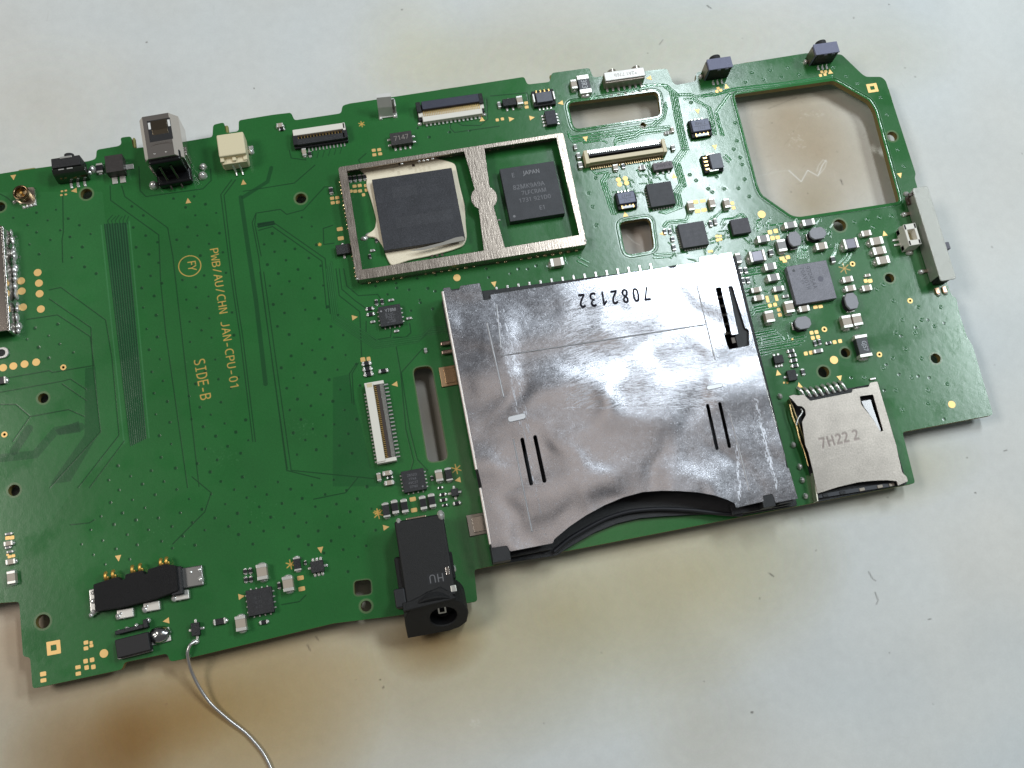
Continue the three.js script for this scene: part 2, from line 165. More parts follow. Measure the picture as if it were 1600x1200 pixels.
  for (const h of ['big', 'rect', 'square']) { for (const [w, cc, bb] of [[1.0, DARK, '#7c7c7c'], [0.85, LITE, '#b0b0b0'], [0.5, null, '#909090']]) line(HOLES[h], w, cc, bb, true, true); rg.strokeStyle = '#808080'; rg.lineWidth = 0.85; pathOf(rg, HOLES[h], true, true); rg.stroke(); }
  bus([[1059, 147], [1080, 147], [1086, 150], [1118, 146], [1147, 138], [1235, 128], [1300, 118]], 2, -0.3, 3.2); bus([[1069, 155], [1082, 155], [1106, 169], [1109, 180], [1115, 211]], 2, 4, -.4); bus([[1138, 147], [1117, 176], [1127, 211]], 2, 3.5, 1); bus([[1134, 242], [1142, 250]], 2, -3, 3.5); bus([[1190, 342], [1182, 345], [1184, 360]], 1, 0, 0); bus([[1198, 347], [1205, 352], [1245, 346]], 1, 0, 0);
  for (const [a, c2] of [[[1179, 521], [1211, 515]], [[1180, 525], [1213.5, 518]], [[1181, 530], [1219, 522.5]], [[1183, 534], [1222, 526]], [[1184, 539], [1258, 525.5]], [[1186, 545], [1256, 532]], [[1187, 549], [1250, 538]], [[1188, 554], [1204, 550.5]]]) trace([a, c2], 0.12, 0.06);
  bus([[1173, 486], [1177, 480], [1215, 472]], 3, 1.5, 4); bus([[1216, 405], [1228, 416], [1232, 424]], 6, -1.6, 4.2); bus([[1247, 404], [1246, 392], [1250, 384]], 4, 4, -.3); bus([[1311, 412], [1322, 400], [1325, 392]], 2, 5, 3); bus([[1300, 404], [1308, 392], [1310, 380]], 2, -3, 1); bus([[1160, 424], [1190, 419]], 3, .6, 3.6); bus([[1164, 452], [1178, 449]], 3, 1.4, 5); bus([[1036, 353], [1042, 346], [1072, 343], [1076, 330]], 2, 2.4, 3); bus([[1103, 350], [1112, 340], [1120, 336], [1128, 328], [1140, 326]], 2, -2, 4); bus([[1130, 350], [1134, 342], [1150, 340], [1160, 334], [1168, 342]], 2, -3.5, .5); bus([[1105, 376], [1117, 373]], 2, 1, 5); bus([[1127, 375], [1136, 370]], 1, 0, 0); bus([[1022, 398], [1050, 396]], 2, -.6, 5); bus([[904, 402], [920, 410]], 2, -2, 6); bus([[880, 392], [885, 412]], 1, 0, 0); bus([[920, 160], [929, 147]], 2, 3, 4); bus([[996, 140], [975, 146], [950, 150]], 1, 0, 0); bus([[912, 223], [940, 219], [948, 223]], 1, 0, 0); bus([[927, 268], [932, 272], [950, 268]], 1, 0, 0); bus([[1067, 259], [1074, 272]], 0, 0, 0);
  for (let i = 0; i < 110; i++) { const x = 1040 + 260 * rnd(), y = 330 + 190 * rnd() * rnd() + 20, a = [0.18, -0.14, 1.4, 0.75, -0.9][(rnd() * 5) | 0], l = 5 + 9 * rnd(), m = [x + l * Math.cos(a), y + l * Math.sin(a)]; trace([[x, y], m, [m[0] + 5 * (rnd() - .5), m[1] + 5 * rnd()]], 0.09, 0.05); }
  for (let i = 0; i < 40; i++) { const x = 950 + 90 * rnd(), y = 250 + 60 * rnd(), l = 5 + 7 * rnd(), s = rnd() > .5; trace([[x, y], [x + (s ? l : 2), y + (s ? -1 : l)], [x + (s ? l + 3 : 5), y + (s ? 3 : l + 3)]], 0.09, 0.05); }
  for (const [x, y, n, dx, dy] of [[470, 226, 10, 6.2, -1], [480, 240, 7, 9, -1.6]]) for (let i = 0; i < n; i++) line([[x + dx * i, y + dy * i], [x + dx * i - 3, y + dy * i + 10]], 0.08);
  // tented vias: dark dimples on the left half, raised dots on the right
  const via = (x, y, r = 2.3) => { const [u, v] = B(x, y), R = r * S(x, y); g.fillStyle = 'rgba(18,52,32,0.65)'; g.beginPath(); g.arc(u, v, R, 0, 7); g.fill(); for (const [f, cl] of [[1.5, '#949494'], [1, '#707070']]) { bg.fillStyle = cl; bg.beginPath(); bg.arc(u, v, R * f, 0, 7); bg.fill(); } };
  const zones = [[[200, 315], [235, 330], [245, 365], [285, 750], [330, 800], [180, 900], [120, 860], [180, 720], [240, 700]], [[270, 300], [345, 310], [392, 700], [470, 880], [350, 850], [312, 760], [263, 362]], [[405, 362], [425, 360], [500, 412], [575, 590], [560, 640], [560, 720], [460, 715], [418, 500]], [[20, 340], [95, 320], [96, 400], [20, 420]], [[105, 320], [160, 350], [165, 440], [100, 430]], [[25, 505], [85, 500], [140, 560], [60, 560]], [[435, 340], [500, 330], [505, 400]], [[560, 440], [690, 420], [680, 500], [650, 490]], [[390, 730], [600, 760], [590, 830], [560, 900], [450, 870]], [[635, 200], [745, 200], [740, 220], [640, 226]], [[150, 790], [330, 830], [320, 870], [120, 840]], [[740, 425], [870, 410], [840, 430], [770, 440]]];
  const [ou, ov] = B(235, 430), [au, av] = B(239, 462), [bu, bv] = B(253.5, 443);
  for (let i = -40; i < 40; i++) for (let j = -40; j < 40; j++) { const u = ou + (au - ou) * i + (bu - ou) * j + 0.35 * (rnd() - .5), v = ov + (av - ov) * i + (bv - ov) * j + 0.35 * (rnd() - .5); if (zones.some((z) => inArea([u, v], z.map((p) => B(...p)))) && rnd() > 0.12) { g.fillStyle = 'rgba(18,52,30,0.62)'; const R = 0.14 + 0.07 * rnd(); g.beginPath(); g.arc(u, v, R, 0, 7); g.fill(); bg.fillStyle = '#787878'; bg.beginPath(); bg.arc(u, v, R, 0, 7); bg.fill(); } }
  const bump = (x, y) => { const [u, v] = B(x, y), R = 2.3 * S(x, y); g.fillStyle = 'rgba(40,100,60,0.7)'; g.beginPath(); g.arc(u, v, R, 0, 7); g.fill(); for (const [f, cl] of [[1.5, '#808080'], [1.1, '#e8e8e8'], [.6, '#a0a0a0']]) { bg.fillStyle = cl; bg.beginPath(); bg.arc(u, v, R * f, 0, 7); bg.fill(); } };
  for (const p of [[1175, 114], [1203, 110], [1231, 106], [1165, 129], [1193, 125], [1221, 121], [1249, 117], [1302, 105], [1322, 119], [1340, 130], [1376, 152], [1386, 179], [1403, 234], [1412, 260], [1149, 192], [1152, 220], [1147, 233], [1160, 257], [1164, 280], [1120, 276], [1154, 294], [1171, 307], [1078, 273], [1107, 295], [1132, 295], [1068, 232], [1088, 282], [1070, 290], [1113, 300], [1157, 246], [920, 302], [931, 278], [926, 323], [932, 352], [927, 262], [1355, 343], [1364, 355], [1374, 340], [1335, 347], [1393, 338], [1380, 445], [1370, 452], [1396, 470], [1410, 500], [1440, 500], [1460, 510], [1430, 520], [1470, 480], [1400, 520], [1415, 545], [1440, 560], [1425, 590], [1450, 610], [1480, 600], [1400, 610], [1410, 640], [1450, 630], [1435, 480], [1395, 560], [1350, 590], [1380, 575], [1080, 160], [1112, 147]]) bump(...p);
  for (const p of [[1450, 500], [1431, 512], [1408, 525], [1385, 570], [1405, 585], [1435, 588], [1452, 590], [1475, 655], [1475, 505], [1382, 610], [1330, 590], [1310, 600], [760, 420], [810, 420], [838, 415], [700, 790], [705, 470], [680, 455], [620, 450], [657, 473]]) via(...p);
  // printed gold lettering and marks
  const text = (s, x, y, x2, y2, hpx, font = '500 10px monospace') => { const [u, v] = B(x, y), [u2, v2] = B(x2, y2), L = Math.hypot(u2 - u, v2 - v); g.save(); g.translate(u, v); g.rotate(Math.atan2(v2 - v, u2 - u)); g.font = font; const w = g.measureText(s).width; g.scale(L / w, hpx * S(x, y) / 7.3); g.fillStyle = GOLD; g.textBaseline = 'alphabetic'; g.fillText(s, 0, 0); g.restore(); };
  text('PWB/AU/CHN JAN-CPU-01', 327, 388, 360, 610, 13); text('SIDE-B', 302, 562, 313, 627, 17); text('FY', 292, 408, 294, 424, 13, '500 10px sans-serif');
  { const [u, v] = B(296.5, 415.5); g.strokeStyle = GOLD; g.lineWidth = 0.13; g.beginPath(); g.arc(u, v, 17 * S(297, 415), 0, 7); g.stroke(); }
  const star = (x, y, r) => { const [u, v] = B(x, y); g.strokeStyle = GOLD; g.lineWidth = 0.14; for (let i = 0; i < 3; i++) { const a = 0.1 + i * Math.PI / 3 + 1.4; g.beginPath(); g.moveTo(u - r * Math.cos(a), v - r * Math.sin(a)); g.lineTo(u + r * Math.cos(a), v + r * Math.sin(a)); g.stroke(); } };
  for (const [x, y, r] of [[454, 882, .55], [591, 803, .6], [713, 733, .6], [1319.5, 419.5, .75], [565, 194, .4], [499.5, 382, .2], [590, 800, .4]]) star(x, y, r);
  // bare rings round the drilled holes
  for (const [x, y, r] of rounds) { const [u, v] = B(x, y), R = r * S(x, y); g.strokeStyle = '#5f7a52'; g.lineWidth = 0.28; g.beginPath(); g.arc(u, v, R + 0.1, 0, 7); g.stroke(); }
  for (const h of ['slot', 'jack']) line(HOLES[h], 0.3, '#56704a', null, true, true);
  // dried flux residue and fine scuffs
  for (const [x, y, n, sp] of [[470, 670, 90, 26], [350, 715, 60, 25], [95, 885, 70, 40], [400, 800, 40, 40], [250, 830, 60, 60], [1425, 515, 50, 22], [300, 560, 30, 90], [1330, 480, 25, 40]]) for (let i = 0; i < n * .55; i++) { const u = x + sp * (rnd() + rnd() - 1), v = y + sp * .7 * (rnd() + rnd() - 1), a = rnd() * 6.3, l = 0.4 + 2 * rnd(); line([[u, v], [u + l * Math.cos(a), v + l * Math.sin(a)]], 0.06, `rgba(120,160,122,${.12 + .3 * rnd()})`, null); }
  const id = g.getImageData(0, 0, N, NH), d = id.data; for (let y = 0; y < NH; y++) for (let x = 0; x < N; x++) { const i = (y * N + x) * 4, v = 1 + 0.10 * fbm(x / 160, y / 160, 3) + 0.09 * (rnd() - .5); d[i] *= v; d[i + 1] *= v; d[i + 2] *= v; } g.putImageData(id, 0, 0);
  const bi = bg.getImageData(0, 0, N, NH), bd = bi.data; for (let y = 0; y < NH; y++) for (let x = 0; x < N; x++) { const i = (y * N + x) * 4, v = bd[i] + 5 * (rnd() - .5) + 24 * fbm(x / 190, y / 190, 2, 4) + 8 * fbm(x / 14, y / 14, 2, 8); bd[i] = bd[i + 1] = bd[i + 2] = v; } bg.putImageData(bi, 0, 0);
  const rm = rg.getImageData(0, 0, N, NH), rd = rm.data; for (let y = 0; y < NH; y++) for (let x = 0; x < N; x++) { const i = (y * N + x) * 4, f = fbm(x / 90, y / 90, 4, 21), m = Math.min(1, Math.max(.8, 1 - 1.0 * Math.max(0, f - .04))), v = rd[i] * m + 26 * (rnd() - .5); rd[i] = rd[i + 1] = rd[i + 2] = Math.max(60, Math.min(255, v)); } rg.putImageData(rm, 0, 0);
  const geo = ext(outl, holes, THICK, TOP); planarUV(geo, x0, z0, x1 - x0, z1 - z0);
  M(board, 'board', geo, [new THREE.MeshPhysicalMaterial({ map: tex(c), bumpMap: tex(b, false), bumpScale: 0.00011, roughnessMap: tex(ro, false), roughness: 0.215, ior: 1.6, specularIntensity: 1 }), mat.fr4]);
}
// bare copper and gold: each pad is a piece of its own
const padGeo = new Map();
function pad(px, py, w = 6, l = w, shape = 'o', m = mat.goldPad) {
  const k = S(px, py), [x, z] = B(px, py), key = `${shape}${(w * k).toFixed(1)}_${(l * k).toFixed(1)}`;
  if (!padGeo.has(key)) padGeo.set(key, shape === 'o' ? ext(circ(0, 0, w * k / 2, 20).map(([a, c]) => [a, c * l / w]), [], 0.03, 0.03) : ext(rr(0, 0, w * k, l * k, Math.min(w, l) * k * 0.2, 2), [], 0.03, 0.03));
  const o = M(board, 'pad', padGeo.get(key), m); o.position.set(x, TOP + 0.004, z); return o;
}
for (const [x, y, r] of [[59, 426, 6], [61, 442.5, 6], [62, 459, 6], [64, 483, 6], [33, 439, 6], [34, 455, 6], [36, 480, 6], [5, 574.6, 6], [21, 572, 6], [38.5, 569, 6], [56.6, 566, 6], [1190, 335, 6.3], [1303, 562.5, 6.4], [1487, 632, 6], [714, 434, 5.6], [162.5, 1021, 7], [966, 281, 4], [977, 279, 4], [968, 288, 4], [979, 286, 4]]) pad(x, y, 2 * r);
for (const [x, y] of ringVias) { const [u, v] = B(x, y); const o = M(board, 'ring_pad', ext(circ(0, 0, 0.37, 20), [circ(0, 0, 0.17, 14)], 0.03, 0.03), mat.goldPad); o.position.set(u, TOP + 0.004, v); }
for (const p of [[1203, 363, 7, 7], [1212, 361, 7, 7], [1207, 372, 7, 7], [1215, 371, 7, 6], [1222, 404, 8, 6], [1231, 402, 7, 6], [1226, 408, 7, 5], [1199, 467.5, 5, 11], [1213, 465.6, 5, 10], [1203, 477.5, 6, 6], [1211, 476, 6, 6], [1216.5, 484, 5, 6], [1218.5, 492, 6, 6], [1274, 480, 7, 5], [1282, 479, 7, 5], [1268, 520, 6, 6], [1275.6, 519, 6, 6], [1270, 528, 6, 6], [1278, 526.5, 6, 6], [1304, 534.6, 6, 6], [1312.5, 533, 6, 6], [1259, 552.5, 6, 6], [1267, 551, 6, 6], [1352.5, 439, 6, 6], [1359.5, 439, 7, 6], [1087, 315.6, 8, 6], [1098, 314, 9, 5], [1090, 330, 9, 6], [1100, 328, 9, 6], [1144, 317.5, 6, 6], [1146, 324.6, 6, 6], [1120, 369, 5, 4], [1125, 369, 5, 4], [1121, 375, 5, 5], [1126, 374, 5, 4], [1108, 393, 4, 4], [1112, 392.5, 4, 4], [777, 187.5, 5, 5], [785, 186, 5, 5], [822, 161, 6, 5], [823, 167.5, 6, 5], [584, 235, 6, 5], [592.5, 234, 6, 5], [585, 242, 6, 5], [594, 240.5, 6, 5], [519, 310, 6, 5], [527, 309, 6, 5], [520, 317, 6, 5], [528, 316, 6, 5], [531, 358, 10, 6], [532.5, 372.5, 10, 6], [554, 291, 6, 5], [562, 290, 6, 5], [548, 299, 6, 5], [555, 299, 6, 5], [562.5, 298.5, 6, 5], [572, 290, 6, 5], [573, 297, 6, 5], [568, 304.5, 5, 5], [469.6, 903, 10, 7], [471.6, 920, 10, 7], [645, 780, 10, 7], [647, 797, 10, 7], [567, 562, 7, 7], [576, 561, 6, 7], [12, 840.6, 6, 5], [19, 840, 6, 5], [15, 870, 5, 4], [21, 868.5, 5, 4], [12, 867, 4, 3], [67.5, 1053, 9, 7], [68, 1063, 9, 6], [134.5, 1004, 7, 6], [134.5, 1013, 7, 6], [142.5, 1004, 4, 4], [143, 1009, 5, 4], [134, 1033, 7, 7], [144, 1031, 7, 7], [135.5, 1043, 7, 7], [146, 1042, 7, 7], [122, 1042.5, 8, 6], [122.5, 1052.5, 8, 6], [1120, 143, 4, 4], [1126, 141, 4, 4], [1122, 138, 4, 4], [1282, 118, 4, 4], [1289, 116.5, 4, 4], [1284, 112.5, 4, 4], [1290, 112, 4, 4], [97, 299, 4, 3], [103, 298, 4, 3], [96, 305, 4, 3], [103, 304, 4, 3], [1230, 598, 3, 3], [1225, 598, 3, 3], [1238, 530, 3, 3]]) pad(p[0], p[1], p[2], p[3], 'r');
for (const [x, y, w, h] of [[84, 1012, 21, 21], [1363, 137.5, 17, 15]]) { const k = S(x, y), [u, v] = B(x, y); const o = M(board, 'alignment_mark', ext(rr(0, 0, w * k, h * k, 0.06, 1), [rr(0, 0, w * k * .42, h * k * .42, 0.03, 1)], 0.03, 0.03), mat.goldPad, 'square gold frame mark with a dark centre'); o.position.set(u, TOP + 0.004, v); }
{ // small gold triangles that point at pins
  const tri = ext([[-0.36, -0.32], [0.36, -0.32], [0, 0.42]], [], 0.02, 0.02);
  for (const [x, y, a] of [[21, 277, 0], [116, 298, 1], [294, 314, 2], [380.5, 285, 2], [772, 444, 0], [185, 872, 0], [377, 932, 3], [260, 970, 1], [1053, 275, 2], [977, 335, 2], [1117, 230, 0], [1090, 174, 0], [1135, 135, 2], [1297, 112, 2], [1406, 274, 0], [1312, 591, 0], [1249, 602, 2], [1215.6, 582.6, 2], [1382, 365, 2], [1014, 122, 1], [876, 161, 1], [831, 184, 3], [915, 217, 0], [753, 186, 2], [799, 186, 3], [501, 859, 0], [603, 824, 3], [715.5, 750, 1], [617, 600.6, 1], [554, 496, 3], [1035, 365, 1]]) { const [u, v] = B(x, y), o = M(board, 'arrow_mark', tri, mat.goldPad); o.position.set(u, TOP + 0.004, v); o.rotation.y = [0, -Math.PI / 2, Math.PI, Math.PI / 2][a]; }
}
// tan stubs where the board was snapped from its panel
for (const [x, y, w, l] of [[41, 264.5, 26, 5], [441, 178.5, 26, 5], [556, 161, 24, 5], [702, 138.5, 30, 5], [1176, 97, 28, 5], [1390, 146, 5, 20], [862, 122, 4, 14], [209, 222, 4, 18], [354, 201, 5, 14], [1478, 455, 10, 22]]) { const k = S(x, y), [u, v] = B(x, y), o = M(board, 'tab_stub', bx(w * k, THICK * .7, l * k, 0, 0, 0, .15), std('#8d8a52', .75)); o.position.set(u, TOP - THICK * .85, v); }
// ---------------------------------------------------------------- two-terminal parts: [px, py, width, length, height mm, kind]
const bodyM = { c: mat.ceramic, g: mat.ceramicGrey, r: mat.resist, b: mat.black };
function passive(px, py, w, l, h, kind, label) {
  if (Math.max(w, l) >= 12) { w *= 1.07; l *= 1.07; h *= 1.12; } const name = { c: 'capacitor', g: 'capacitor', r: 'resistor', b: 'diode' }[kind], o = comp(name, px, py, h, label), k = o.k; w *= k; l *= k; const along = w >= l, L = Math.max(w, l), D = Math.min(w, l), t = Math.max(0.12, L * (kind === 'r' ? 0.22 : kind === 'b' ? .15 : 0.24));
  const put = (g) => along ? g : g.rotateY(Math.PI / 2);
  M(o, 'body', put(bx(L - 2 * t + 0.04, h * 0.97, D * 0.95, 0, 0, 0, 0.03)), bodyM[kind]);
  for (const s of [-1, 1]) {
    M(o, 'terminal', put(bx(t, h, D, s * (L - t) / 2, 0, 0, 0.06)), kind === 'r' && h < 0.4 ? mat.silver : mat.tin);
    M(o, 'solder_fillet', put(blob(D * 0.42, h * 0.5, s * (L / 2 + 0.02), 0, 0, 0.55, 0.95)), mat.solder);
  }
  return o;
}
const PASS = [
  [1235.6, 351, 19, 10, .85, 'g'], [1263.7, 347, 19, 10, .85, 'g'], [1193, 372.5, 18, 11, .85, 'g'], [1222, 383, 13, 19, .8, 'g'], [1284, 384, 17.5, 11, .8, 'c'], [1205, 394, 7, 10, .5, 'r'], [1154, 403, 8, 16, .5, 'g'], [1204, 416, 18, 11, .85, 'g'], [1209, 433, 18, 11, .85, 'g'], [1182, 452.5, 16, 8, .6, 'c'], [1186, 465, 15.5, 8.5, .6, 'c'], [1217, 450.6, 16, 8, .6, 'g'], [1302, 405, 7, 11, .5, 'r'], [1325, 436, 16, 9, .6, 'c'], [1329, 450, 16, 9, .6, 'c'], [1234, 479, 13, 18, .9, 'c'], [1257, 482, 16, 9, .55, 'c'], [1203, 494, 13, 18, .95, 'c'], [1228, 462.5, 10, 5, .3, 'g'], [1324, 502, 14, 19, .95, 'c'], [1340, 499, 14, 18, .95, 'c'], [1370, 376, 20, 12, .8, 'c'], [1374.5, 391, 20, 12, .8, 'c'], [1380, 406, 20, 12, .8, 'c'], [1354, 364, 15, 9, .6, 'c'], [1356, 430, 9, 5, .3, 'c'], [1355, 449.5, 15, 9, .6, 'c'], [1279, 548, 14, 6, .35, 'g'],
  [1157.5, 422.5, 6, 10, .25, 'r'], [1165.6, 422, 6, 10, .25, 'r'], [1161, 438, 6, 10, .25, 'r'], [1169, 437.5, 6, 10, .25, 'r'], [1274, 536, 5, 9, .25, 'r'], [1281, 534, 5, 9, .25, 'r'], [1295, 535.6, 9, 5, .25, 'r'], [1236, 548, 11, 6, .3, 'r'], [1239, 555, 11, 6, .3, 'r'], [1240.6, 563, 11, 6, .3, 'r'], [1242.5, 571, 11, 6, .3, 'r'], [1255, 581, 6, 10, .3, 'r'],
  [1080, 321, 9, 15, .8, 'c'], [1113, 316, 8.5, 15, .8, 'c'], [1136, 317, 8.5, 15, .8, 'c'], [1110.6, 349, 5, 10, .35, 'r'], [1118, 345.6, 5, 11, .4, 'g'], [1053, 386, 6, 10, .3, 'r'], [1039, 361, 5, 9, .25, 'r'], [1047, 361, 5, 9, .25, 'r'], [1051, 373, 6, 8, .3, 'r'],
  [904, 242.5, 6, 10, .5, 'g'], [907, 257, 7, 11, .5, 'g'], [1052, 230, 6, 9, .5, 'g'], [1051, 202, 5, 9, .4, 'c'], [1042, 207, 6, 6, .3, 'g'], [962, 261, 8, 10, .5, 'c'], [1004, 261, 9, 9, .35, 'g'], [974, 259, 6, 8, .3, 'r'], [899, 229, 5, 9, .4, 'g'], [897, 131, 9, 15, .8, 'c'], [812, 156, 9, 14, .8, 'c'], [780, 163, 5, 10, .4, 'g'],
  [437, 195, 10, 7, .5, 'c'], [440, 201, 8, 5, .3, 'r'], [475, 237, 6, 12, .4, 'c'], [484, 240, 5, 9, .25, 'r'], [517, 297, 6, 11, .35, 'r'], [546.5, 279, 6, 10, .25, 'r'], [554, 278, 6, 10, .25, 'r'], [562, 277, 6, 10, .25, 'r'], [569.5, 276, 6, 10, .25, 'r'], [155, 262, 9, 15, .4, 'r'],
  [870.5, 409, 20, 13, .85, 'c'], [572.5, 567.5, 12, 7, .3, 'r'], [574, 576, 12, 7, .3, 'r'], [575.6, 584, 12, 7, .3, 'r'], [599, 579, 13, 6, .35, 'r'], [577.5, 482, 11, 6, .25, 'r'], [579, 490.5, 11, 6, .25, 'r'], [588, 472, 5, 9, .25, 'r'], [597, 471, 5, 9, .25, 'r'], [611, 468.5, 8, 4, .25, 'g'], [639, 497, 8, 4, .25, 'g'], [619.5, 517, 7, 4, .25, 'g'], [582.5, 502.5, 7, 4, .25, 'g'], [665, 547, 5, 7, .3, 'g'],
  [686, 743, 10.5, 17, .8, 'c'], [701, 741, 9.5, 19, .6, 'b'], [675, 747, 4, 7, .3, 'r'], [592, 745, 6, 12, .45, 'c'], [605, 739, 13, 7, .45, 'c'], [609, 746, 9, 4, .25, 'r'], [608, 754, 13, 7, .45, 'c'], [603, 797, 10, 21, .6, 'b'], [617, 792, 9.5, 20, .6, 'r'], [632, 790.5, 9.5, 20, .6, 'r'], [661, 785.6, 9.5, 20, .6, 'r'], [675, 782, 9.5, 20, .6, 'r'], [688, 762, 8, 4, .25, 'r'], [692, 772.5, 10, 5, .25, 'r'], [693, 781, 11, 5, .25, 'r'], [695, 789, 8, 4, .25, 'r'], [714, 786, 11, 6, .3, 'r'],
  [408.7, 893.5, 15, 23, .95, 'c'], [449.5, 912, 15, 22, .95, 'c'], [375.6, 974, 15, 22, .95, 'c'], [464, 881, 10, 20, .5, 'b'], [383, 893, 6, 8, .25, 'r'], [391, 892, 6, 8, .25, 'r'], [384, 906, 6, 8, .25, 'r'], [392, 905, 6, 8, .25, 'r'], [436, 915, 5, 10, .3, 'r'], [477, 879, 4, 6, .25, 'r'], [412, 972, 12, 6, .3, 'r'], [343, 971, 17, 9, .4, 'b'],
  [13, 834, 11, 4, .25, 'g'], [12.5, 849, 13, 7, .4, 'c'], [12, 855.5, 9, 4, .25, 'g'], [15, 862, 10, 4, .25, 'g'], [16, 877.5, 14, 8, .4, 'c'], [17, 902, 12, 19, .7, 'c'], [2, 594, 12, 11, .4, 'r'], [588, 375, 4, 7, .25, 'r'], [582, 391, 7, 4, .25, 'g'], [578, 400, 4, 7, .25, 'r'],
];
const LABELLED = { '870.5,409': 'lone tan capacitor between the shield frame and the card slot', '155,262': 'small black resistor left of the square black transistor', '17,902': 'brown part at the left edge above the board notch', '343,971': 'black diode with silver ends right of the soldered wire' };
for (const p of PASS) passive(...p, LABELLED[p[0] + ',' + p[1]]);
// inductors: grey ferrite with clipped corners on dark bases
for (const [x, y, w, l, h] of [[1242, 373, 19, 24, 1.3], [1278, 364, 26, 19, 1.3], [1255, 504, 25, 20, 1.3], [1331, 470, 20, 26, 1.3]]) {
  const o = comp('inductor', x, y, h), k = o.k; const oct = (a, b) => [[-a * .28, -b / 2], [a * .28, -b / 2], [a / 2, -b * .22], [a / 2, b * .22], [a * .28, b / 2], [-a * .28, b / 2], [-a / 2, b * .22], [-a / 2, -b * .22]];
  M(o, 'body', ext(smooth(oct(w * k, l * k), 0.08, 2), [], 0.4, h, 0.04), mat.ferrite); M(o, 'core', ext(oct(w * k * .82, l * k * .82), [], h - .7, h - .4), mat.ferriteDark); M(o, 'base', ext(oct(w * k, l * k), [], .3, .3), mat.ferriteDark);
  for (const s of [-1, 1]) M(o, 'terminal', w > l ? bx(.3, .25, l * k * .6, s * w * k * .48, 0, 0) : bx(w * k * .6, .25, .3, 0, 0, s * l * k * .48), mat.solder);
}
for (const [x, y, w, l] of [[1184, 399.5, 25, 19], [1330, 380, 23, 18]]) { const o = comp('inductor', x, y, 1.2, 'square inductor with shiny silver ends'), k = o.k, t = .32; M(o, 'body', bx(w * k - 2 * t, 1.16, l * k * .92, 0, 0, 0, .12), std('#7b7781', .3, .3)); for (const s of [-1, 1]) { M(o, 'terminal', bx(t + .06, 1.2, l * k, s * (w * k - t) / 2, 0, 0, .1), mat.tin); M(o, 'solder_fillet', blob(l * k * .4, .6, s * w * k / 2, 0, 0, .5, 1), mat.solder); } }
// ---------------------------------------------------------------- chips
function printTex(draw, w, h, base = '#26272b', speck = 26, pw = 256) {
  const c = canvas(pw, Math.round(pw * h / w)), g = c.getContext('2d'); g.fillStyle = base; g.fillRect(0, 0, c.width, c.height); const id = g.getImageData(0, 0, c.width, c.height), d = id.data;
  for (let i = 0; i < d.length; i += 4) { const x = (i / 4) % c.width, y = (i / 4 / c.width) | 0, v = speck * (rnd() - .45) * (rnd() > .4 ? 1 : 1.6) + 14 * fbm(x / 50, y / 50, 3); d[i] += v; d[i + 1] += v; d[i + 2] += v * 1.05; } g.putImageData(id, 0, 0);
  if (draw) { g.save(); g.scale(c.width / 100, c.width / 100); draw(g, 100, 100 * h / w); g.restore(); } return tex(c);
}
const say = (g, s, x, y, size, col = '#7c7c81', rot = 0, font = 'sans-serif', w) => { g.save(); g.translate(x, y); g.rotate(rot); g.fillStyle = col; g.font = `${size}px ${font}`; g.textAlign = 'center'; g.textBaseline = 'middle'; g.fillText(s, 0, 0, w); g.restore(); };
const plainChip = new THREE.MeshStandardMaterial({ map: printTex(null, 1, 1), roughness: .5 });
// pins: [left, right, top, bottom] counts
function chip(px, py, wpx, lpx, h, pins, label, draw, opt = {}) {
  const o = comp(opt.name ?? 'chip', px, py, h, label), k = o.k, w = wpx * k, l = lpx * k, lift = opt.lift ?? .03;
  const g = bx(w, h - lift, l, 0, lift, 0, .05); planarUV(g, -w / 2, -l / 2, w, l);
  M(o, 'body', g, draw || opt.base ? new THREE.MeshStandardMaterial({ map: printTex(draw, w, l, opt.base, opt.speck), roughness: opt.rough ?? .5, bumpMap: grainTex, bumpScale: .00001 }) : plainChip);
  const pl = opt.pl ?? .28, pw = opt.pw ?? .16, gs = [], each = opt.each;
  const side = (n, f) => { for (let i = 0; i < n; i++) { const t = (i + .5) / n - .5, q = f(t); if (each) { M(o, 'lead', bx(q[2], .14, q[3], q[0], 0, q[1], .03), mat.tin); M(o, 'solder_joint', blob(.17, .12, q[0] + Math.sign(q[0]) * (q[2] > q[3] ? .16 : 0), .02, q[1] + Math.sign(q[1]) * (q[3] > q[2] ? .16 : 0), 1, 1), mat.solder); } else gs.push(bx(q[2], .12, q[3], q[0], 0, q[1], 0)); } };
  const m = opt.margin ?? .86;
  side(pins[0], (t) => [-w / 2 - pl / 2 + .08, t * l * m, pl, pw]); side(pins[1], (t) => [w / 2 + pl / 2 - .08, t * l * m, pl, pw]); side(pins[2], (t) => [t * w * m, -l / 2 - pl / 2 + .08, pw, pl]); side(pins[3], (t) => [t * w * m, l / 2 + pl / 2 - .08, pw, pl]);
  if (gs.length) M(o, 'leads', gs, mat.tin, null, true);
  return o;
}
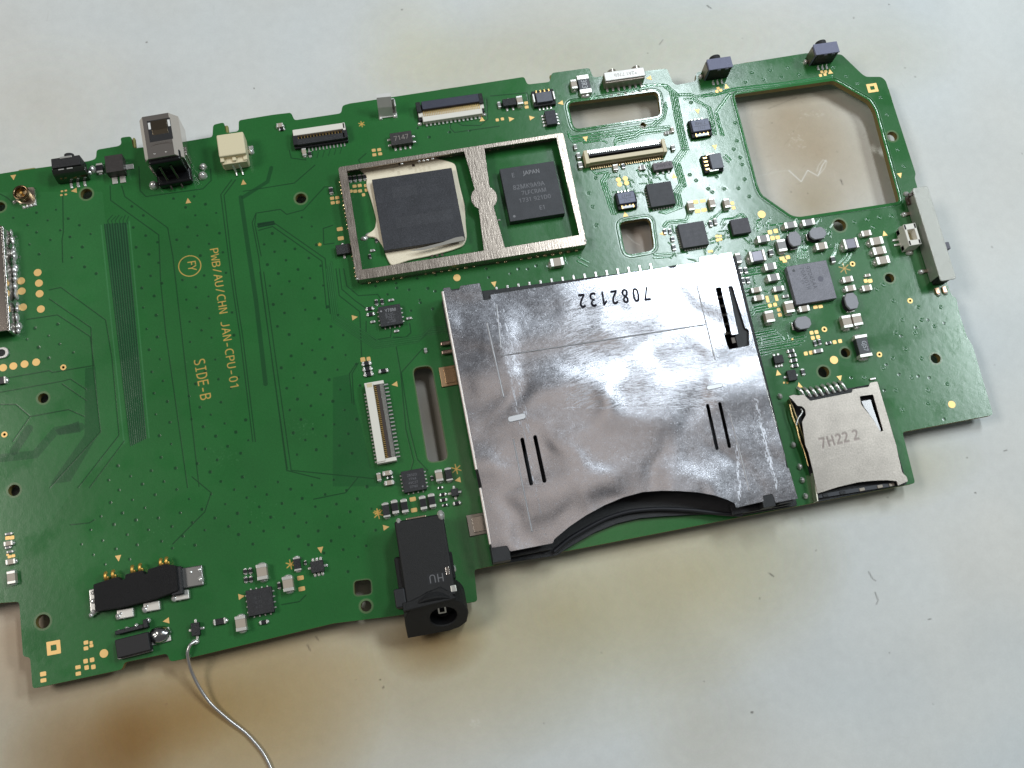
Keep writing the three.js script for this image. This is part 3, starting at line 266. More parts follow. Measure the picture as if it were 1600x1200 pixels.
// processor in cream underfill
{
  const o = placed('underfill', 655, 330, 'cream underfill resin round the large processor');
  const poly = [[557, 262], [585, 259], [620, 253], [626, 262], [632, 251], [670, 247], [700, 254], [711, 258], [718, 290], [726, 322], [728, 350], [730, 372], [724, 386], [705, 392], [672, 401], [640, 408], [612, 417], [604, 404], [598, 385], [588, 372], [576, 372], [572, 368], [586, 360], [588, 345], [583, 325], [577, 306], [572, 292], [574, 276], [566, 270]].map((p) => { const q = B(...p); return [q[0] + .12 * (rnd() - .5), q[1] + .12 * (rnd() - .5)]; });
  const g = ext(smooth(poly, .5, 4), [], .34, .34, .07); 
  o.abs('resin', g.translate(0, TOP, 0), new THREE.MeshPhysicalMaterial({ color: '#f6ead0', roughness: .4, bumpMap: grainTex, bumpScale: .00001 }));
  const q = ext([[-.16, -.16], [.16, -.16], [.16, .16], [-.16, .16]], [], .02, .02); for (const [x, y] of [[646, 258], [675, 400], [683, 399], [691, 398], [630, 412], [621, 414]]) { const [u, v] = B(x, y, .45); const m2 = M(o, 'bare_pad', q, mat.brown); m2.position.set(u - o.position.x, .4, v - o.position.z); }
}
chip(653.5, 326, 127, 121, 1.15, [0, 0, 0, 0], 'large dark grey processor without lettering', (g, w, h) => { for (let i = 0; i < 500; i++) { g.fillStyle = `rgba(150,150,170,${.25 * rnd()})`; g.fillRect(w * rnd(), h * rnd(), .7, .7); } g.fillStyle = 'rgba(120,118,120,.10)'; g.fillRect(22, 15, 30, 14); g.fillRect(20, 55, 70, 14); }, { base: '#2a2b31', speck: 40, rough: .55 });
{ const o = placed('resin_smear', 690, 377, 'dried resin smear along the lower edge of the processor'); const top = (a) => a.map((p) => B(p[0], p[1], 1.16)); o.abs('smear', ext(smooth(top([[640, 392], [690, 379], [712, 371], [724, 369], [727, 375], [700, 381], [660, 391]]), .2, 2), [], .03, 1.17).translate(0, TOP, 0), std('#96928a', .5)); }
chip(831.5, 298.5, 87, 90, 1.1, [0, 0, 0, 0], 'square memory chip lettered JAPAN on its first line', (g, w, h) => {
  say(g, 'E', 22, 16, 12); say(g, 'JAPAN', 56, 15, 11, '#9a9a9e'); say(g, '82MK9A9A', 46, 40, 12); say(g, '7LFCRAM', 53, 53, 11); say(g, '1731 921D0', 52, 67, 11); say(g, 'E1', 62, 86, 11); g.fillStyle = '#808084'; g.beginPath(); g.arc(9, h - 9, 2.4, 0, 7); g.fill();
}, { base: '#323338', speck: 20 });
chip(1083.5, 366, 42, 40, .85, [9, 0, 0, 9], 'square grey chip just above the card slot corner', (g) => { for (let i = 0; i < 3; i++) say(g, 'A81 26', 45, 30 + 18 * i, 13, 'rgba(120,120,126,.35)'); }, { base: '#4c4b51', speck: 30 });
chip(1157.5, 353, 29, 25, .9, [0, 0, 0, 0], 'small plain grey package right of the square chip', null, { base: '#4a474e', speck: 14, lift: .2 });
chip(1033, 303, 40, 39, .85, [7, 0, 0, 8], 'plain dark square chip below the board connector', null, { base: '#3d3d42', speck: 10 });
chip(1268, 441, 66, 64, 1.0, [0, 0, 0, 0], 'large speckled power chip among the capacitors', (g, w, h) => { g.fillStyle = '#2a2932'; g.beginPath(); g.arc(15, 13, 3.4, 0, 7); g.fill(); const c2 = '#2e2c3a'; say(g, '93045AA', 53, 36, 14, c2, Math.PI / 2 - .1, 'monospace', 62); say(g, '76AV01W', 38, 36, 14, c2, Math.PI / 2 - .1, 'monospace', 62); say(g, 'E1', 28, 45, 10, c2, Math.PI / 2 - .1); g.fillStyle = 'rgba(50,46,66,.6)'; g.beginPath(); g.arc(74, 44, 7, 0, 7); g.fill(); }, { base: '#706e78', speck: 80, rough: .4 });
chip(610, 492.5, 35, 33, .75, [4, 4, 0, 4], 'small black chip lettered Y78M', (g) => { say(g, 'Y78M', 54, 22, 20, '#a8a8ac'); g.fillStyle = '#9a9a9e'; g.beginPath(); g.arc(12, 22, 4, 0, 7); g.fill(); g.fillStyle = 'rgba(130,130,134,.55)'; for (let i = 0; i < 9; i++) for (let j = 0; j < 9; j++) if (rnd() > .45) g.fillRect(28 + i * 4.6, 36 + j * 5, 4, 4); }, { base: '#1f2023' });
chip(646.5, 750.5, 36, 34, .75, [5, 5, 0, 4], 'black chip with four lines of print above the audio jack', (g) => { for (let i = 0; i < 4; i++) say(g, ['2832D', 'YTK4', '4VC27', '07N0'][i], 46, 22 + 17 * i, 15, 'rgba(160,160,166,.6)'); g.fillStyle = 'rgba(160,160,166,.7)'; g.beginPath(); g.arc(84, 80, 4, 0, 7); g.fill(); }, { base: '#1c1c20' });
chip(406, 939.5, 40, 40, .75, [4, 4, 4, 4], 'square black chip near the lower board edge', (g) => { for (let i = 0; i < 3; i++) say(g, 'K 71', 45, 34 + 18 * i, 14, 'rgba(120,120,126,.4)'); }, { base: '#1b1c20' });
// small leaded packages, each lead a piece
const sot = (x, y, w, l, h, pins, label, draw, opt = {}) => chip(x, y, w, l, h, pins, label, draw, { name: 'transistor', base: '#1a1a1d', speck: 8, each: true, pl: .42, pw: .28, margin: .9, lift: .1, ...opt });
sot(178, 255, 27, 29, 1.6, [0, 1, 0, 2], 'square black transistor left of the chrome socket', null, { pl: 1.0, pw: .7, base: '#2c2624' });
sot(796, 159, 21, 12, .8, [0, 0, 1, 2], 'black transistor between two capacitors at the upper edge');
sot(495.5, 885, 20, 18, .75, [1, 1, 3, 3], 'black six-lead package beside the star mark'); sot(1217, 561, 15, 13, .7, [0, 0, 2, 3], 'black package beside the stack of four resistors'); sot(1238, 586, 14, 17, .7, [1, 1, 0, 0], 'black package above the memory card socket'); sot(710.6, 769, 11, 12, .6, [1, 1, 1, 1], 'tiny black package beside the card slot');
sot(536, 389, 22, 16, .7, [0, 0, 1, 1], 'black part tucked under the left rail of the shield frame');
sot(305, 983, 13, 20, .7, [1, 1, 1, 1], 'black package above the soldered wire end');
sot(627, 215.5, 34, 21, .9, [2, 2, 1, 4], 'black package lettered 7147', (g, w, h) => say(g, '7147', 50, h * .45, 32, '#8d8580', -.05), { base: '#2b2726' });
sot(1036, 258.5, 31, 12, .8, [0, 0, 4, 3], 'narrow grey package with a line of print', (g, w, h) => say(g, 'K184HC', 50, h * .45, 22, '#2c2830', Math.PI), { base: '#766f74', speck: 14 });
sot(861, 183, 17, 24, .8, [4, 4, 0, 0], 'dark eight-lead package with bright solder below the small ribbon connector', null, { base: '#34353d' });
{ const o = passive(913, 131, 18, 30, .65, 'g', 'large resistor printed 3R3'), k = o.k; o.children[0].material = new THREE.MeshStandardMaterial({ map: printTex((g, w, h) => say(g, '3R3', 50, h / 2, 66, '#c9ccd0', Math.PI / 2, 'monospace'), 1.05, 1.5, '#262830', 8, 128), roughness: .35 }); o.name = nameOf('resistor'); const g = o.children[0].geometry; planarUV(g, -9 * k, -9.5 * k, 18 * k, 19 * k); }
{ const o = passive(1349.5, 540, 19, 34, 1.05, 'b', 'black diode printed GJS7'), k = o.k; o.children[0].material = new THREE.MeshStandardMaterial({ map: printTex((g, w, h) => say(g, 'GJS7', 62, h * .52, 50, '#b9bcc4', -Math.PI / 2 + Math.PI, 'sans-serif'), 1, 1.6, '#23242b', 10, 128), roughness: .3 }); const g = bx(19 * k, 1.05, 27 * k, 0, .05, 0, .1); planarUV(g, -9.5 * k, -13.5 * k, 19 * k, 27 * k); o.children[0].geometry = g; }
// helper: a component whose meshes are written in board coordinates; its origin is moved to its foot
function placed(name, px, py, label) { const o = comp(name, px, py, 0, label), s = o.position.clone(); o.userData.shift = s; o.abs = (n, g, m, lb, st) => M(o, n, merge([].concat(g)).translate(-s.x, -s.y, -s.z), m, lb, st); return o; }
const lift = (g, y) => g.translate(0, TOP + y, 0);
const at = (a, h) => a.map((p) => B(p[0], p[1], h));
const capsule = (a, b, w, h, t) => { const p = B(...a, h), q = B(...b, h), L = Math.hypot(q[0] - p[0], q[1] - p[1]); const g = ext(rr(0, 0, L + w, w, w / 2.02, 5), [], t + .1, t, .08); return g.rotateY(-Math.atan2(q[1] - p[1], q[0] - p[0])).translate((p[0] + q[0]) / 2, TOP + h, (p[1] + q[1]) / 2); };
// ---------------------------------------------------------------- shield frame round processor and memory
{
  const h = 1.7, o = placed('shield_frame', 722, 320, 'rectangular tin shield frame round the processor and the memory chip');
  const R = new THREE.MeshStandardMaterial({ color: '#b9aca0', metalness: .85, roughness: .58, roughnessMap: brushed, bumpMap: brushed, bumpScale: .00002 });
  const ou = at([[528, 261], [880, 207], [917, 382], [557, 438]], h), disc = B(756.5, 309, h), rad = 20.5 * S(756, 309, h);
  // the openings, the bar between them bulging into a disc
  const L = at([[542, 267], [725, 236.5]], h), Lb = at([[756, 391.5], [566, 421]], h), Rr = at([[757, 232], [869, 215], [905, 367], [789, 386.5]], h);
  const barL = B(725, 236.5, h)[0], barLb = B(756, 391.5, h)[0], barR = B(757, 232, h)[0], arc = (s) => Array.from({ length: 11 }, (_, i) => { const a = (i / 10 - .5) * 1.9; return [disc[0] + s * rad * Math.cos(a), disc[1] + rad * Math.sin(a)]; });
  const holeL = [L[0], L[1], ...arc(-1), Lb[0], Lb[1]], holeR = [Rr[0], Rr[1], Rr[2], Rr[3], ...arc(1).reverse()];
  const fl = ext(smooth(ou, .4, 4), [holeL, holeR], .16, 0, .03); planarUV(fl, 0, 0, 8, 8); o.abs('rim', lift(fl, h), R);
  const names = 4; for (let i = 0; i < names; i++) { const a = ou[i], b = ou[(i + 1) % 4], w = Math.hypot(b[0] - a[0], b[1] - a[1]); const g = bx(w - .5, h - .2, .15, 0, .03, .09, 0).rotateY(-Math.atan2(b[1] - a[1], b[0] - a[0])).translate((a[0] + b[0]) / 2, TOP, (a[1] + b[1]) / 2); o.abs('wall', g, R);
    const so = []; for (let t = .04; t < .97; t += .035) if (rnd() > .3) so.push(blob(.16 + .09 * rnd(), .14 + .12 * rnd(), a[0] + (b[0] - a[0]) * t, TOP, a[1] + (b[1] - a[1]) * t, 1.3, 1)); o.abs('solder_seam', so, std('#cdbf92', .22, 1), null, true); }
  const fr = []; for (const [x, y] of [[655, 252], [662, 251], [668, 250], [676, 248], [558, 436], [915, 376], [780, 344], [628, 256]]) { const [u, v] = B(x, y, h); fr.push(blob(.16, .14, u, TOP + h, v, 1.3, .8)); } o.abs('solder_drops', fr, mat.solder, null, true);
}
// ---------------------------------------------------------------- game card slot
{
  const h = 3.5, o = placed('card_slot', 960, 630, 'large scratched tin card slot stamped 7082132');
  const arcPts = [[1148, 787], [1138, 781.5], [1115, 774], [1090, 769.5], [1060, 767.5], [1035, 767], [1005, 769], [975, 777], [944, 790], [915, 806], [890, 823], [866, 843]];
  const out = [[692, 450], [703, 448.5], [706, 454], [717, 453], [719, 446.5], [750, 442], [756, 469], [767, 467], [766, 460], [1045, 416.5], [1046, 419], [1055, 418], [1057, 414], [1093, 409.5], [1092, 402], [1119, 397.5], [1121, 399.5], [1124, 397], [1143, 393.5], [1206, 640], [1227, 712], [1229, 730], [1233, 731], [1247, 779], [1212, 786], [1207, 772], [1192, 775], [1194, 783.5], [1150, 793.5], ...arcPts, [864, 849], [797, 862], [792, 853], [768, 856.5], [752, 757], [747, 736]];
  const slots = [[[813, 685], [818, 683.5], [833, 757], [828, 758.5]], [[833, 681], [838, 679.5], [854, 753], [848.5, 754.5]], [[1103, 632], [1107.5, 631], [1123, 702], [1118.5, 703]], [[1122, 629], [1126.5, 628], [1142.5, 699], [1138, 700]]];
  const tongue = [[1118, 450], [1126, 449], [1143, 524], [1154, 522], [1138, 447.5], [1144, 446.5], [1164, 512], [1170, 516], [1170, 540], [1139, 545.5], [1131, 521], [1135, 519]];
  const N = 1400, xs = at(out, h), x0 = Math.min(...xs.map((p) => p[0])), x1 = Math.max(...xs.map((p) => p[0])), z0 = Math.min(...xs.map((p) => p[1])), z1 = Math.max(...xs.map((p) => p[1])), k = N / (x1 - x0), NH = Math.round((z1 - z0) * k);
  const c = canvas(N, NH), g = c.getContext('2d'), r = canvas(N, NH), rg = r.getContext('2d'), b = canvas(N, NH), bg = b.getContext('2d');
  g.fillStyle = '#b6b6bc'; g.fillRect(0, 0, N, NH); rg.fillStyle = '#5a5a5a'; rg.fillRect(0, 0, N, NH); bg.fillStyle = '#808080'; bg.fillRect(0, 0, N, NH);
  const px = (x, y) => { const [u, v] = B(x, y, h); return [(u - x0) * k, (v - z0) * k]; };
  // wear: fine scratches, denser where cards and fingers rubbed
  for (let i = 0; i < 8000; i++) { const z = rnd(); let x, y, a, l; if (z < .4) { x = 880 + 230 * rnd(); y = 470 + 170 * rnd(); a = -.5 + .5 * rnd() + (x - 950) * .002; l = 5 + 22 * rnd(); } else if (z < .7) { x = 700 + 520 * rnd(); y = 430 + 420 * rnd(); a = 6.3 * rnd(); l = .6 + 2.6 * rnd(); } else { x = 1010 + 130 * rnd(); y = 425 + 110 * rnd(); const q = Math.atan2(y - 560, x - 1020) + Math.PI / 2; a = q + .3 * rnd(); l = 3 + 9 * rnd(); }
    const [u, v] = px(x, y), m = l * k / 12.8; for (const [q, s] of [[rg, `rgba(${rnd() > .35 ? '235,235,235' : '40,40,40'},${.2 + .35 * rnd()})`], [bg, `rgba(${rnd() > .5 ? '255,255,255' : '0,0,0'},${.10 + .22 * rnd()})`]]) { q.strokeStyle = s; q.lineWidth = .8 + 1.2 * rnd(); q.beginPath(); q.moveTo(u, v); q.quadraticCurveTo(u + m * Math.cos(a) * .5 + 3 * rnd(), v + m * Math.sin(a) * .5, u + m * Math.cos(a + .2), v + m * Math.sin(a + .2)); q.stroke(); } }
  for (const x of [[772, 470, 812, 660], [785, 480, 832, 700], [790, 560, 845, 800], [1190, 660, 1212, 760], [1180, 620, 1200, 720], [1150, 690, 1155, 780]]) for (let i = 0; i < 60; i++) { const t = rnd(), [u, v] = px(x[0] + (x[2] - x[0]) * t + 5 * (rnd() - .5), x[1] + (x[3] - x[1]) * t); rg.fillStyle = `rgba(240,240,240,${.5 * rnd()})`; rg.fillRect(u, v, 2 + 3 * rnd(), 6 + 18 * rnd()); }
  // stamped number, upside down
  { const [u, v] = px(1016, 458), [u2, v2] = px(904, 470.5); g.save(); g.translate((u + u2) / 2, (v + v2) / 2); g.rotate(Math.atan2(v2 - v, u2 - u)); rg.save(); rg.setTransform(g.getTransform()); for (const q of [g, rg]) { q.font = 'bold 56px sans-serif'; q.textAlign = 'center'; q.textBaseline = 'middle'; q.scale(Math.hypot(u2 - u, v2 - v) / q.measureText('7 0 8 2 1 3 2').width, 1.75); q.fillStyle = q === g ? '#141318' : '#a0a0a0'; q.fillText('7 0 8 2 1 3 2', 0, 0); } g.restore(); rg.restore(); }
  const id = g.getImageData(0, 0, N, NH), d = id.data, ri = rg.getImageData(0, 0, N, NH), rd = ri.data, bi = bg.getImageData(0, 0, N, NH), bd = bi.data, hgt = new Float32Array(N * NH);
  for (let y = 0; y < NH; y++) for (let x = 0; x < N; x++) { const i = (y * N + x) * 4, f = fbm(x / 26, y / 26, 3, 2), w = fbm(x / 420 + .5 * fbm(x / 260, y / 260, 2, 30), y / 360, 2, 11), q = fbm(x / 7, y / 7, 2, 3); const v = 1 + .04 * f + .05 * q + .08 * (rnd() - .5); d[i] *= v; d[i + 1] *= v; d[i + 2] *= v; const t = rd[i] + 20 * f + 26 * q + 50 * (rnd() - .5); rd[i] = rd[i + 1] = rd[i + 2] = Math.max(25, t); hgt[y * N + x] = .32 * w + .0009 * q + .0022 * (rnd() - .5) + .0024 * (bd[i] - 128) / 128; }
  g.putImageData(id, 0, 0); rg.putImageData(ri, 0, 0);
  const nd = new Uint8Array(N * NH * 4); for (let y = 0; y < NH; y++) for (let x = 0; x < N; x++) { const X = Math.min(x, N - 2), Y = Math.min(y, NH - 2), dx = (hgt[Y * N + X + 1] - hgt[Y * N + X]) * k, dz = (hgt[(Y + 1) * N + X] - hgt[Y * N + X]) * k, m = 1 / Math.hypot(dx, dz, 1), i = ((NH - 1 - y) * N + x) * 4; nd[i] = 127.5 - 127 * dx * m + rnd(); nd[i + 1] = 127.5 + 127 * dz * m + rnd(); nd[i + 2] = 127.5 + 127 * m; nd[i + 3] = 255; }
  const nmap = new THREE.DataTexture(nd, N, NH); nmap.magFilter = nmap.minFilter = THREE.LinearFilter; nmap.needsUpdate = true;
  const tin = new THREE.MeshStandardMaterial({ map: tex(c), metalness: 1, roughness: .6, roughnessMap: tex(r, false), normalMap: nmap, normalScale: new THREE.Vector2(1, 1) }), plainTin = std('#bcb8b2', .35, 1, { roughnessMap: brushed });
  const top = ext(smooth(xs, .12, 2), [...slots.map((s) => smooth(at(s, h), .25, 3)), smooth(at(tongue, h), .1, 2)], .22, 0, .04); planarUV(top, x0, z0, x1 - x0, z1 - z0); o.abs('cover', lift(top, h), tin);
  // raised ribs pressed into the cover, coloured paler to paint in their edge glint
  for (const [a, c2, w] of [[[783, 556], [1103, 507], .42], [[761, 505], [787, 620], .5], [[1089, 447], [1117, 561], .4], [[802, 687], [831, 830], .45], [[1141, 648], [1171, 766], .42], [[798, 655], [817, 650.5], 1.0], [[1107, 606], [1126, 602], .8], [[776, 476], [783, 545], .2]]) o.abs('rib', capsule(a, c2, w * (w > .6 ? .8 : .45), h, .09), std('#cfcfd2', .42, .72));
  // side walls, black plastic frame and the dark interior
  const bar = (a, c2, hy, y0, w, dx = 0) => { const p = B(...a, h), q = B(...c2, h), L = Math.hypot(q[0] - p[0], q[1] - p[1]); return bx(L, hy, w, 0, 0, dx, .05).rotateY(-Math.atan2(q[1] - p[1], q[0] - p[0])).translate((p[0] + q[0]) / 2, TOP + y0, (p[1] + q[1]) / 2); };
  o.abs('side_wall', bar([692, 452], [747, 735], h - .15, 0, .2, -.12), plainTin); o.abs('side_wall', bar([753, 758], [767, 853], h - .15, 0, .2, -.12), plainTin); o.abs('side_wall', bar([1143, 396], [1228, 715], h - .15, 0, .2, .12), plainTin); o.abs('side_wall', bar([1234, 733], [1246, 777], h - .15, 0, .2, .12), plainTin);
  o.abs('plastic_frame', [bar([697, 452], [769, 858], h - .35, 0.02, 2.2, -1.5), bar([1141, 400], [1244, 782], h - .35, 0.02, 1.8, 1.1), bar([704, 457], [1138, 402], h - .35, .02, 2.4, 1.4), bar([769, 869], [797, 864], h - .1, .02, 2.2, -.3), bar([1192, 786], [1211, 782.5], h - .1, .02, 1.8, -.3)], mat.plastic);
  const fl = [[690, 470], [1150, 400], [1246, 790], [1150, 806], [1120, 803], [1090, 804], [1035, 807], [1000, 810], [965, 818], [930, 832], [905, 846], [885, 858], [870, 868], [790, 880], [770, 870]]; o.abs('base_plate', lift(ext(smooth(fl.map((p) => B(...p, 0.6)), .2, 3), [], .55, 0, .05), .62), mat.plastic);
  const rim = [[866, 857], [890, 837], [920, 819], [950, 804], [985, 794], [1030, 790], [1080, 792], [1125, 797], [1160, 799]].map(([x, y]) => { const [u, v] = B(x, y + 5, 1.2); return [u, TOP + 1.1, v]; }); o.abs('curved_lip', tube(rim, .26, 40, 8), std('#1a1a20', .6));
  o.abs('front_bar', bar([793, 868], [864, 855], 1.4, .3, 1.2, -.5), mat.plastic); o.abs('front_bar', bar([1150, 799], [1246, 782], 1.4, .3, 1.2, -.4), mat.plastic);
  for (const [a, c2] of [[[693, 455], [746, 733]], [[752, 762], [768, 850]]]) { const p = B(...a, h), q = B(...c2, h); o.abs('folded_edge', tube([[p[0] - .12, TOP + h - .2, p[1]], [q[0] - .12, TOP + h - .2, q[1]]], .2, 6, 8), std('#cfc6c0', .45, .8)); }
  // springs seen through the long opening, solder feet along the back edge
  for (let i = 0; i < 5; i++) { const [u, v] = B(1124 + 4 * i, 463 + 14 * i, 2.6); o.abs('contact_spring', bx(1.1, .12, .3, u, TOP + 2.2, v, 0), mat.tin); }
  const tl = B(1155, 530, 3.0); o.abs('latch', bx(2.0, .3, .8, tl[0], TOP + 2.7, tl[1], .05), std('#57504a', .4, .6));
  const ft = []; for (let i = 0; i < 15; i++) { const [u, v] = B(776 + 17.2 * i, 452 - 2.6 * i, .1); o.abs('solder_foot', bx(.3, .16, .9, u, TOP, v + .1, .05), mat.solder); }
  for (const [x, y] of [[695, 535.5], [697, 549]]) { const [u, v] = B(x, y, .8); o.abs('contact_pin', bx(1.8, .5, .6, u + .3, TOP + .2, v, .2), std('#bda596', .25, 1)); }
  for (const [x, y, m] of [[702, 587, '#bb9a77'], [746, 819, '#a8a097']]) { const [u, v] = B(x, y, .3); o.abs('mounting_tab', [bx(2.3, .25, 2.6, u, TOP, v, .06)], std(m, .3, .9)); o.abs('mounting_plate', bx(1.6, .14, 1.9, u + .2, TOP + .22, v, .06), std(m, .22, .9)); }
}
// ---------------------------------------------------------------- memory card socket
{
  const h = 1.5, o = placed('memory_card_socket', 1325, 690, 'small tin memory card socket with a bent spring in its window');
  const out = [[1232, 619], [1240, 616.5], [1247, 617.5], [1256, 616.5], [1266, 626], [1331, 613], [1332, 608], [1357, 604], [1359, 598], [1371, 595.5], [1401, 697], [1406, 724], [1410, 738], [1417, 745], [1419, 752], [1403, 759], [1401, 752], [1385, 750.5], [1362, 751.5], [1340, 754], [1310, 761], [1277, 771.5], [1270, 736], [1263, 707], [1258, 695], [1253, 659], [1259, 648], [1258, 640], [1253, 635], [1246, 634.5], [1240, 627]];
  const win = [[1343.5, 619.5], [1364, 616.5], [1380, 673], [1375.5, 674], [1364.5, 655], [1346, 632]];
  const c = noiseTex(700, 700, (u, v, x, y) => { const q = .56 + .05 * fbm(u * 6, v * 6, 3) + .05 * fbm(u * 60, v * 60, 2) + .04 * (rnd() - .5); return [q * 1.04, q * .985, q * .935]; }, true), cg = c.image.getContext('2d');
  const pts = at(out, h), x0 = Math.min(...pts.map((p) => p[0])), z0 = Math.min(...pts.map((p) => p[1])), w = Math.max(...pts.map((p) => p[0])) - x0, l = Math.max(...pts.map((p) => p[1])) - z0;
  { const [u, v] = B(1290, 692, h), [u2, v2] = B(1350, 678, h); cg.save(); cg.translate((u - x0) / w * 700, (v - z0) / l * 700); cg.rotate(Math.atan2(v2 - v, u2 - u)); cg.font = '600 96px sans-serif'; cg.fillStyle = 'rgba(60,52,46,.07)'; for (let i = 0; i < 6; i++) cg.fillText('7H22 2', -46 + 12 * (rnd() - .5), 30 + 12 * (rnd() - .5), 340); cg.restore(); for (let i = 0; i < 500; i++) { cg.fillStyle = `rgba(${rnd() > .5 ? '225,215,205' : '90,80,70'},${.3 * rnd()})`; cg.fillRect(700 * rnd(), 700 * rnd(), 2, 2); } for (let i = 0; i < 160; i++) { cg.strokeStyle = `rgba(200,190,180,${.25 * rnd()})`; const x = 700 * rnd(), y = 250 + 380 * rnd(), a = -.15 + .3 * rnd(); cg.beginPath(); cg.moveTo(x, y); cg.lineTo(x + 60 * Math.cos(a), y + 60 * Math.sin(a)); cg.stroke(); } }
  const top = ext(smooth(pts, .1, 2), [smooth(at(win, h), .06, 1)], .16, 0, .03); planarUV(top, x0, z0, w, l); const tin = new THREE.MeshStandardMaterial({ map: c, metalness: 1, roughness: .38, bumpMap: c, bumpScale: .00005 });
  o.abs('cover', lift(top, h), tin); const pl = std('#c9bba8', .3, 1);
  const side = (a, b, y0, hh, w2, dx) => { const p = B(...a, h), q = B(...b, h), L = Math.hypot(q[0] - p[0], q[1] - p[1]); return bx(L, hh, w2, 0, 0, dx, .03).rotateY(-Math.atan2(q[1] - p[1], q[0] - p[0])).translate((p[0] + q[0]) / 2, TOP + y0, (p[1] + q[1]) / 2); };
  o.abs('side_wall', side([1371, 596], [1401, 697], 0, h - .1, .16, .05), mat.nickel); o.abs('side_wall', side([1401, 699], [1410, 738], 0, h - .1, .16, .05), mat.nickel);
  o.abs('side_wall', side([1271, 738], [1277, 783], 0, h - .1, .16, -.1), mat.nickel); o.abs('side_wall', side([1234, 622], [1262, 700], 0, h - .5, .14, -.2), std('#8b7b5c', .3, 1));
  const fl = [[1234, 622], [1372, 599], [1417, 756], [1278, 784]]; o.abs('base', lift(ext(fl.map((p) => B(...p, .4)), [], .36, 0), .4), mat.plastic); o.abs('front_lip', side([1280, 781], [1402, 761], 0.05, .75, .5, -.5), std('#2a2b33', .45));
  for (const t of [.08, .3, .55, .78, .93]) { const [u, v] = B(1280 + 122 * t, 777 - 20 * t, .8); o.abs('tooth', bx(.7, .35, .4, u, TOP + .55, v - .1, .05), t > .5 ? std('#8d8378', .4, .5) : mat.plastic); }
  const sp = at([[1345, 627], [1360, 624.5], [1363.5, 637], [1376, 673.5], [1371.5, 675], [1364, 657], [1349, 636]], 1.1); o.abs('spring_tongue', lift(ext(smooth(sp, .12, 2), [], .1, 0, .02), 1.25), std('#d7d4d6', .22, 1));
  o.abs('hook', tube(at([[1244, 664], [1247, 654], [1252, 647], [1254, 642], [1251, 639]], 1.1).map(([u, v]) => [u, TOP + 1.1, v]), .11, 16, 6), mat.silver); o.abs('long_spring', tube(at([[1234, 632], [1238, 650], [1245, 668], [1249, 685], [1257, 706], [1263, 728]], .9).map(([u, v]) => [u, TOP + .9, v]), .13, 20, 6), std('#a8946a', .25, 1));
  for (const [x, y] of [[1252, 613], [1262, 613.5], [1271.5, 613], [1281, 611.5], [1290, 609], [1299, 607], [1308, 605], [1317, 603]]) { const [u, v] = B(x, y, .5); const g = tube([[u - .15, TOP + .1, v - .75], [u - .08, TOP + .55, v - .35], [u + .05, TOP + .6, v + .05], [u + .25, TOP + .5, v + .6]], .2, 10, 8); o.abs('lead', g, mat.silver); }
  for (const [x, y] of [[1219, 619], [1240, 695], [1250, 729], [1254, 750], [1259, 775]]) { const [u, v] = B(x, y, .2); o.abs('solder_joint', blob(.42, .5, u, TOP, v, .8, 1), mat.solder); } { const [u, v] = B(1364, 592, .2); o.abs('solder_joint', bx(.8, .3, .35, u, TOP, v, .1), mat.solder); }
  const bk = at([[1337, 609], [1357, 605]], .6); o.abs('stop', bx(1.8, .9, .6, (bk[0][0] + bk[1][0]) / 2, TOP, (bk[0][1] + bk[1][1]) / 2, .1), mat.plastic);
}
